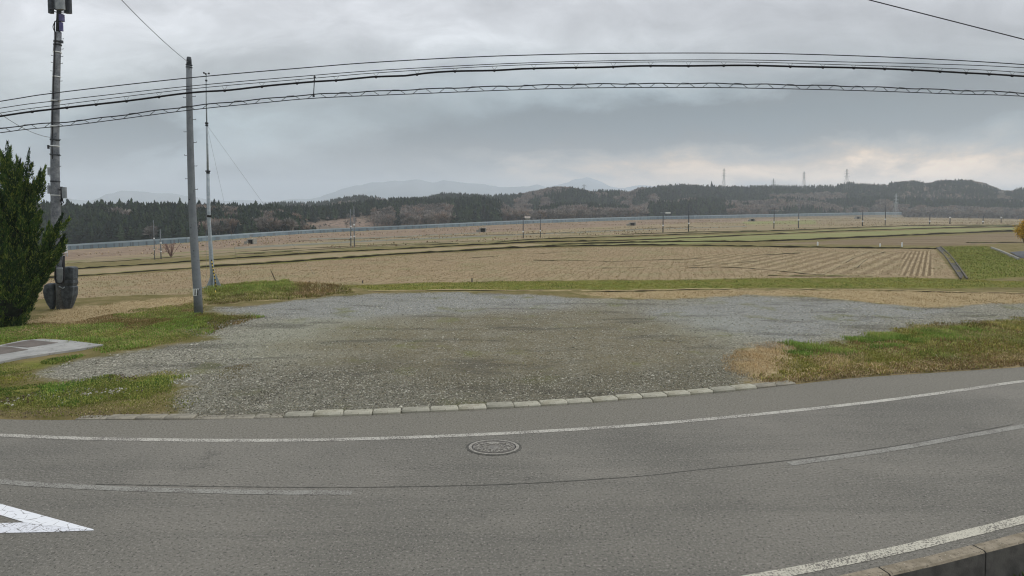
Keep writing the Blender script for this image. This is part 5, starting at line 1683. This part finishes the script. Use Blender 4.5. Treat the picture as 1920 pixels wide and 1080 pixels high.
hl = Hill([(-700, 370), (-120, 382), (60, 385), (130, 388), (250, 387), (345, 387), (450, 388), (520, 392), (560, 399), (572, 416), (585, 442)], [(-700, 170), (0, 200), (122, 205), (350, 210), (560, 238), (600, 245)], [(-700, 230), (0, 262), (350, 275), (560, 285), (600, 262)], 6.0, -700, 590, 1, 60)
h2 = Hill([(430, 400), (480, 388), (560, 388), (600, 388), (640, 384), (690, 378), (740, 374), (850, 373), (900, 372), (935, 378), (960, 392), (1000, 398), (1040, 385), (1100, 383), (1180, 388), (1220, 380), (1300, 372), (1400, 378), (1460, 372), (1560, 376), (1640, 370), (1750, 374), (1850, 376), (2100, 378), (2700, 374)],
          [(430, 255), (560, 262), (700, 330), (900, 365), (1000, 400), (1300, 510), (1640, 640), (1720, 600), (1990, 560), (2700, 500)], [(430, 330), (700, 410), (1000, 480), (1300, 600), (1640, 700), (1990, 640), (2700, 600)], [(430, 5), (700, 5.5), (900, 8), (1300, 9), (2700, 9)], 430, 2700, 2, 50)
h3 = Hill([(380, 390), (480, 385), (520, 380), (600, 380), (640, 372), (690, 369), (740, 375), (800, 370), (830, 364), (870, 366), (910, 368), (960, 366), (1000, 359), (1040, 352), (1070, 351), (1110, 358), (1150, 358), (1180, 359), (1200, 352), (1260, 350), (1330, 349), (1400, 352), (1440, 349), (1500, 351), (1560, 350), (1590, 345), (1660, 345), (1690, 338), (1710, 337), (1740, 342), (1760, 336), (1815, 335.5), (1840, 340), (1880, 356), (1920, 356), (2100, 362), (2700, 368)],
          [(380, 420), (700, 470), (1000, 520), (1640, 700), (1990, 650), (2700, 600)], [(380, 640), (700, 680), (1000, 720), (1640, 860), (1990, 800), (2700, 760)], 7.5, 380, 2700, 3, 100)
for q in (hl, h2, h3): q.mesh(M['hill'])

# tree templates (unit height)
def cedar_template(nl, nb):
    T_ = []
    for i in range(nl):
        z = .08 + .9 * i / nl
        r = (.20 * (1 - (i / nl) ** 1.3) + .02)
        for k in range(nb):
            a = 2 * math.pi * (k + random.random()) / nb + i
            rr_ = r * random.uniform(.65, 1.2)
            zt = z + random.uniform(-.02, .03)
            p = np.array([math.cos(a) * rr_, math.sin(a) * rr_, zt - .035])
            s = np.array([-math.sin(a), math.cos(a), 0]) * r * random.uniform(.45, .8)
            T_.append([np.array([0, 0, zt + 1.25 / nl]), p - s, p + s])
            if random.random() < .5:
                T_.append([p - s * 1.1 + np.array([0, 0, .03]), p * 1.15 - np.array([0, 0, .02]), p + s + np.array([0, 0, .05])])
    T_.append([np.array([-.025, 0, .93]), np.array([.025, 0, .93]), np.array([0, 0, 1.04])])
    T_.append([np.array([-.02, 0, 0]), np.array([.02, 0, 0]), np.array([0, 0, .5])])
    return np.array(T_)


def bare_template(n):
    T_ = []
    for k in range(n):
        a = random.random() * 6.283; e_ = math.acos(1 - random.random() * .95)
        d = np.array([math.sin(e_) * math.cos(a), math.sin(e_) * math.sin(a), math.cos(e_)])
        rr_ = .28 + .16 * random.random()
        c0 = np.array([0, 0, .52])
        tip = c0 + d * np.array([.36, .36, .46]) * (.8 + .3 * random.random())
        base_ = c0 + d * np.array([.36, .36, .46]) * random.uniform(.25, .7)
        s = np.cross(d, RNG.normal(size=3)); s = s / np.linalg.norm(s) * random.uniform(.02, .05)
        T_.append([base_ - s, base_ + s, tip])
    for k in range(8):
        a = random.random() * 6.283
        T_.append([np.array([-.015, 0, 0]), np.array([.015, 0, 0]), np.array([math.cos(a) * .2, math.sin(a) * .2, .7])])
    return np.array(T_)


def round_template(n):
    T_ = []
    for k in range(n):
        d = RNG.normal(size=3); d /= np.linalg.norm(d)
        c0 = np.array([0, 0, .58]) + d * np.array([.34, .34, .38]) * random.uniform(.6, 1.05)
        s = RNG.normal(size=3) * .07; t_ = RNG.normal(size=3) * .07
        T_.append([c0, c0 + s, c0 + t_])
    T_.append([np.array([-.02, 0, 0]), np.array([.02, 0, 0]), np.array([0, 0, .7])])
    return np.array(T_)


def plant(name, temps, X, Y, Zb, hs, cols, m, wide=1.0):
    V_, C_ = [], []
    which = RNG.integers(0, len(temps), len(X))
    for k, tp in enumerate(temps):
        sel = np.where(which == k)[0]
        if not len(sel): continue
        n = len(sel); a = RNG.random(n) * 6.283
        c_, s_ = np.cos(a), np.sin(a)
        hh = hs[sel]; ww = hh * wide * (.75 + .5 * RNG.random(n))
        x = (tp[None, ..., 0] * c_[:, None, None] - tp[None, ..., 1] * s_[:, None, None]) * ww[:, None, None] + X[sel][:, None, None]
        y = (tp[None, ..., 0] * s_[:, None, None] + tp[None, ..., 1] * c_[:, None, None]) * ww[:, None, None] + Y[sel][:, None, None]
        z = tp[None, ..., 2] * hh[:, None, None] + Zb[sel][:, None, None]
        V_.append(np.stack([x, y, z], -1).reshape(-1, 3, 3))
        cc_ = cols[sel][:, None, :] * (.65 + .7 * RNG.random((n, tp.shape[0], 1)))
        C_.append(cc_.reshape(-1, 3))
    return tag(soup(name, np.concatenate(V_), np.concatenate(C_), m), kind='stuff')


def row_of(X, Y, z):
    yc = ((z - CH) * math.cos(PITCH) + Y * math.sin(PITCH)) / (Y * math.cos(PITCH) - (z - CH) * math.sin(PITCH))
    return 540 + SHIFT - yc * F


DG = np.array([srgb(40, 54, 44), srgb(48, 62, 46), srgb(34, 46, 40), srgb(56, 70, 48)])
BR = np.array([srgb(126, 120, 114), srgb(142, 134, 126), srgb(112, 108, 102), srgb(140, 124, 112)])
T1 = [cedar_template(11, 6) for _ in range(8)]
T2 = [cedar_template(8, 5) for _ in range(6)]
B1 = [bare_template(150) for _ in range(5)]
B2 = [bare_template(60) for _ in range(5)]
R2 = [round_template(70) for _ in range(4)]


def sample(hill, n, x0, x1, t0=0.02, t1=1.08):
    px = x0 + RNG.random(n) * (x1 - x0)
    t = t0 + RNG.random(n) * (t1 - t0)
    X, Y, z = hill.point(px, t)
    return px, t, X, Y, z


# left forest
px, t, X, Y, z = sample(hl, 6500, -420, 590)
pb_ = vnoise(px * .018, t * 3, 41)
bare = ((pb_ > .70) | (vnoise(px * .03 + 9, t * 4, 42) > .74)) & (t < .75) & (RNG.random(len(px)) < .8)
hs = 6.2 * (.75 + .4 * RNG.random(len(px))) * np.where(t > .8, .92 + .35 * RNG.random(len(px)) ** 3, 1)
X = X + RNG.normal(size=len(X)) * .8
hs = np.where(px > 555, hs * .6, hs)
s_ = ~bare
plant('cedar_forest', T1, X[s_], Y[s_], z[s_], hs[s_], DG[RNG.integers(0, 4, s_.sum())], M['forest'], 1.25)
plant('bare_woodland', B1, X[bare], Y[bare], z[bare], hs[bare] * 1.0, BR[RNG.integers(0, 4, bare.sum())], M['twig'], 1.3)
# front of the middle hills
px, t, X, Y, z = sample(h2, 11000, 440, 2150)
rowp = row_of(X, Y, z + 8)
nb_ = vnoise(px * .012 + 3, t * 2.2, 51) * .6 + vnoise(px * .035, t * 5, 52) * .4
ced = np.zeros(len(px), bool)
ced |= (px > 690) & (px < 940) & ~((px > 750) & (px < 850) & (t < .55)) & ~((px < 740) & (t < .5))
ced |= (px > 440) & (px < 560)
ced |= (px > 1000) & (px < 1180) & (t > .35) & (nb_ > .42)
ced |= (px > 1215) & (px < 1360) & (nb_ > .28)
ced |= (px > 1360) & (px < 1700) & ((nb_ > .5) | ((t > .55) & (nb_ > .4)))
ced |= (px > 1700) & (t > .25) & (nb_ > .34)
openb = (px > 560) & (px < 700) & (t < .42)
ced |= (px > 440) & (px < 720) & (t >= .42)
ced &= ~openb
brn = ~ced & ~openb
hs = np.where(ced, 1.05, .95) * h2.th(px) * (.7 + .5 * RNG.random(len(px)))

rnd = ced & (RNG.random(len(px)) < .25)
s_ = ced & ~rnd
plant('cedar_forest', T2, X[s_], Y[s_], z[s_], hs[s_], DG[RNG.integers(0, 4, s_.sum())], M['forest'], 1.15)
plant('evergreen_woodland', R2, X[rnd], Y[rnd], z[rnd], hs[rnd] * .8, DG[RNG.integers(0, 4, rnd.sum())] * 1.15, M['forest'], 1.0)
keep = brn & (RNG.random(len(px)) < .8)
bc = BR[RNG.integers(0, 4, keep.sum())]
plant('bare_woodland', B2, X[keep], Y[keep], z[keep], hs[keep], bc, M['twig'], 1.35)
sc_ = openb & (RNG.random(len(px)) < .12)
plant('bare_woodland', B2, X[sc_], Y[sc_], z[sc_], hs[sc_] * .6, BR[RNG.integers(0, 4, sc_.sum())], M['twig'], 1.0)
# back ridge
px, t, X, Y, z = sample(h3, 13000, 390, 2150, .25, 1.08)
nb_ = vnoise(px * .010 + 7, t * 2.4, 61) * .6 + vnoise(px * .04, t * 6, 62) * .4
ced = nb_ > .37
ced |= (px > 1400) & (px < 1600) & (t > .6)
ced |= (px > 1640) & (px < 1860) & (t > .3) & (nb_ > .3)
ced &= ~((px > 1820) & (px < 1890) & (t > .8))
ced &= ~((px < 730) & (t < .9) & (nb_ < .62))
hs = np.where(ced, 8, 6.5) * (.75 + .4 * RNG.random(len(px)))
hs = np.where((px > 1680) & (px < 1900), hs * .75, hs)
hs = np.where((t > .85) & ced & (px > 1400) & (px < 1600), hs * 1.1, hs)
rnd = ced & (RNG.random(len(px)) < np.where(px > 1600, .75, .35))
s_ = ced & ~rnd
plant('cedar_forest', T2, X[s_], Y[s_], z[s_], hs[s_], DG[RNG.integers(0, 4, s_.sum())], M['forest'], 1.2)
plant('evergreen_woodland', R2, X[rnd], Y[rnd], z[rnd], hs[rnd] * .85, DG[RNG.integers(0, 4, rnd.sum())], M['forest'], 1.15)
s_ = ~ced & ((px > 730) | (RNG.random(len(px)) < .35))
plant('bare_woodland', B2, X[s_], Y[s_], z[s_], hs[s_], BR[RNG.integers(0, 4, s_.sum())], M['twig'], 1.4)
# the single pointed tree on the ridge
c = PY(1334, 356, 760)
lt = empty('conifer_tree', tuple(c)); tag(lt, 'lone pointed conifer standing above the ridge line beside a pylon', 'tree')
tp = T1[0]
soup('crown', tp * np.array([10, 10, 11.]) + c, np.tile(DG[0], (len(tp), 1)), M['forest'], lt, c)
tk = MB(c); tk.tube([c, c + np.array([0, 0, 9.])], [.4, .1], 6); tk.build('trunk', M['bark'], lt)

# distant mountains
mm_ = rough_mat('hazed_slope', srgb(142, 152, 156), srgb(150, 158, 162), .002, .95, .1, 2, spots=srgb(150, 158, 162))  # part of the distance haze is painted into this pale bluish colour
for sil, Yb, Yr, sd_ in (([(-900, 395), (60, 395), (100, 378), (130, 374), (170, 382), (200, 369), (230, 362), (270, 361), (320, 364), (370, 371), (430, 380), (520, 384), (600, 374), (640, 356), (670, 351), (700, 346), (740, 342), (760, 341), (785, 339), (815, 345), (830, 341), (850, 343), (900, 346), (940, 352), (980, 350), (1005, 347), (1020, 352), (1060, 356), (1200, 366), (1500, 380), (2600, 390)], 1500, 2300, 71),
                         ([(500, 390), (900, 360), (960, 353), (1020, 352), (1050, 347), (1075, 338), (1100, 334), (1120, 339), (1145, 349), (1165, 353), (1190, 349), (1240, 350), (1300, 356), (1500, 378), (2600, 392)], 2200, 3000, 72)):
    H_ = Hill(sil, [(-900, Yb), (2600, Yb)], [(-900, Yr), (2600, Yr)], 0, -900, 2600, sd_, 400)
    pxs = np.linspace(-900, 2600, 500); ts = np.linspace(0, 1.4, 24)
    A, B = np.meshgrid(pxs, ts)
    X, Y, z = H_.point(A, B)
    z = z + (vnoise(X * .006, Y * .004, sd_) - .5) * 30 * np.sin(np.clip(B, 0, 1) * math.pi) + (vnoise(X * .03, Y * .01, sd_ + 1) - .5) * 10
    i = np.arange(A.size).reshape(A.shape)
    Fs = np.stack([i[:-1, :-1], i[:-1, 1:], i[1:, 1:], i[1:, :-1]], -1).reshape(-1, 4)
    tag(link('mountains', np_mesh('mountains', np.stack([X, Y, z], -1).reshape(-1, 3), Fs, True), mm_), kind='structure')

# ------------------------------------------------------------------ haze
HD = 0.00034
b_ = MB(); b_.box((0, 1900, 60), (14000, 8000, 480))
hz = b_.build('haze', None); tag(hz, kind='stuff')
m = bpy.data.materials.new('haze_air'); m.use_nodes = True
t_ = m.node_tree; t_.nodes.clear()
pv = t_.nodes.new('ShaderNodeVolumePrincipled'); pv.inputs['Color'].default_value = (.86, .93, 1.0, 1); pv.inputs['Density'].default_value = HD
ou = t_.nodes.new('ShaderNodeOutputMaterial'); t_.links.new(pv.outputs[0], ou.inputs['Volume'])
hz.data.materials.append(m)
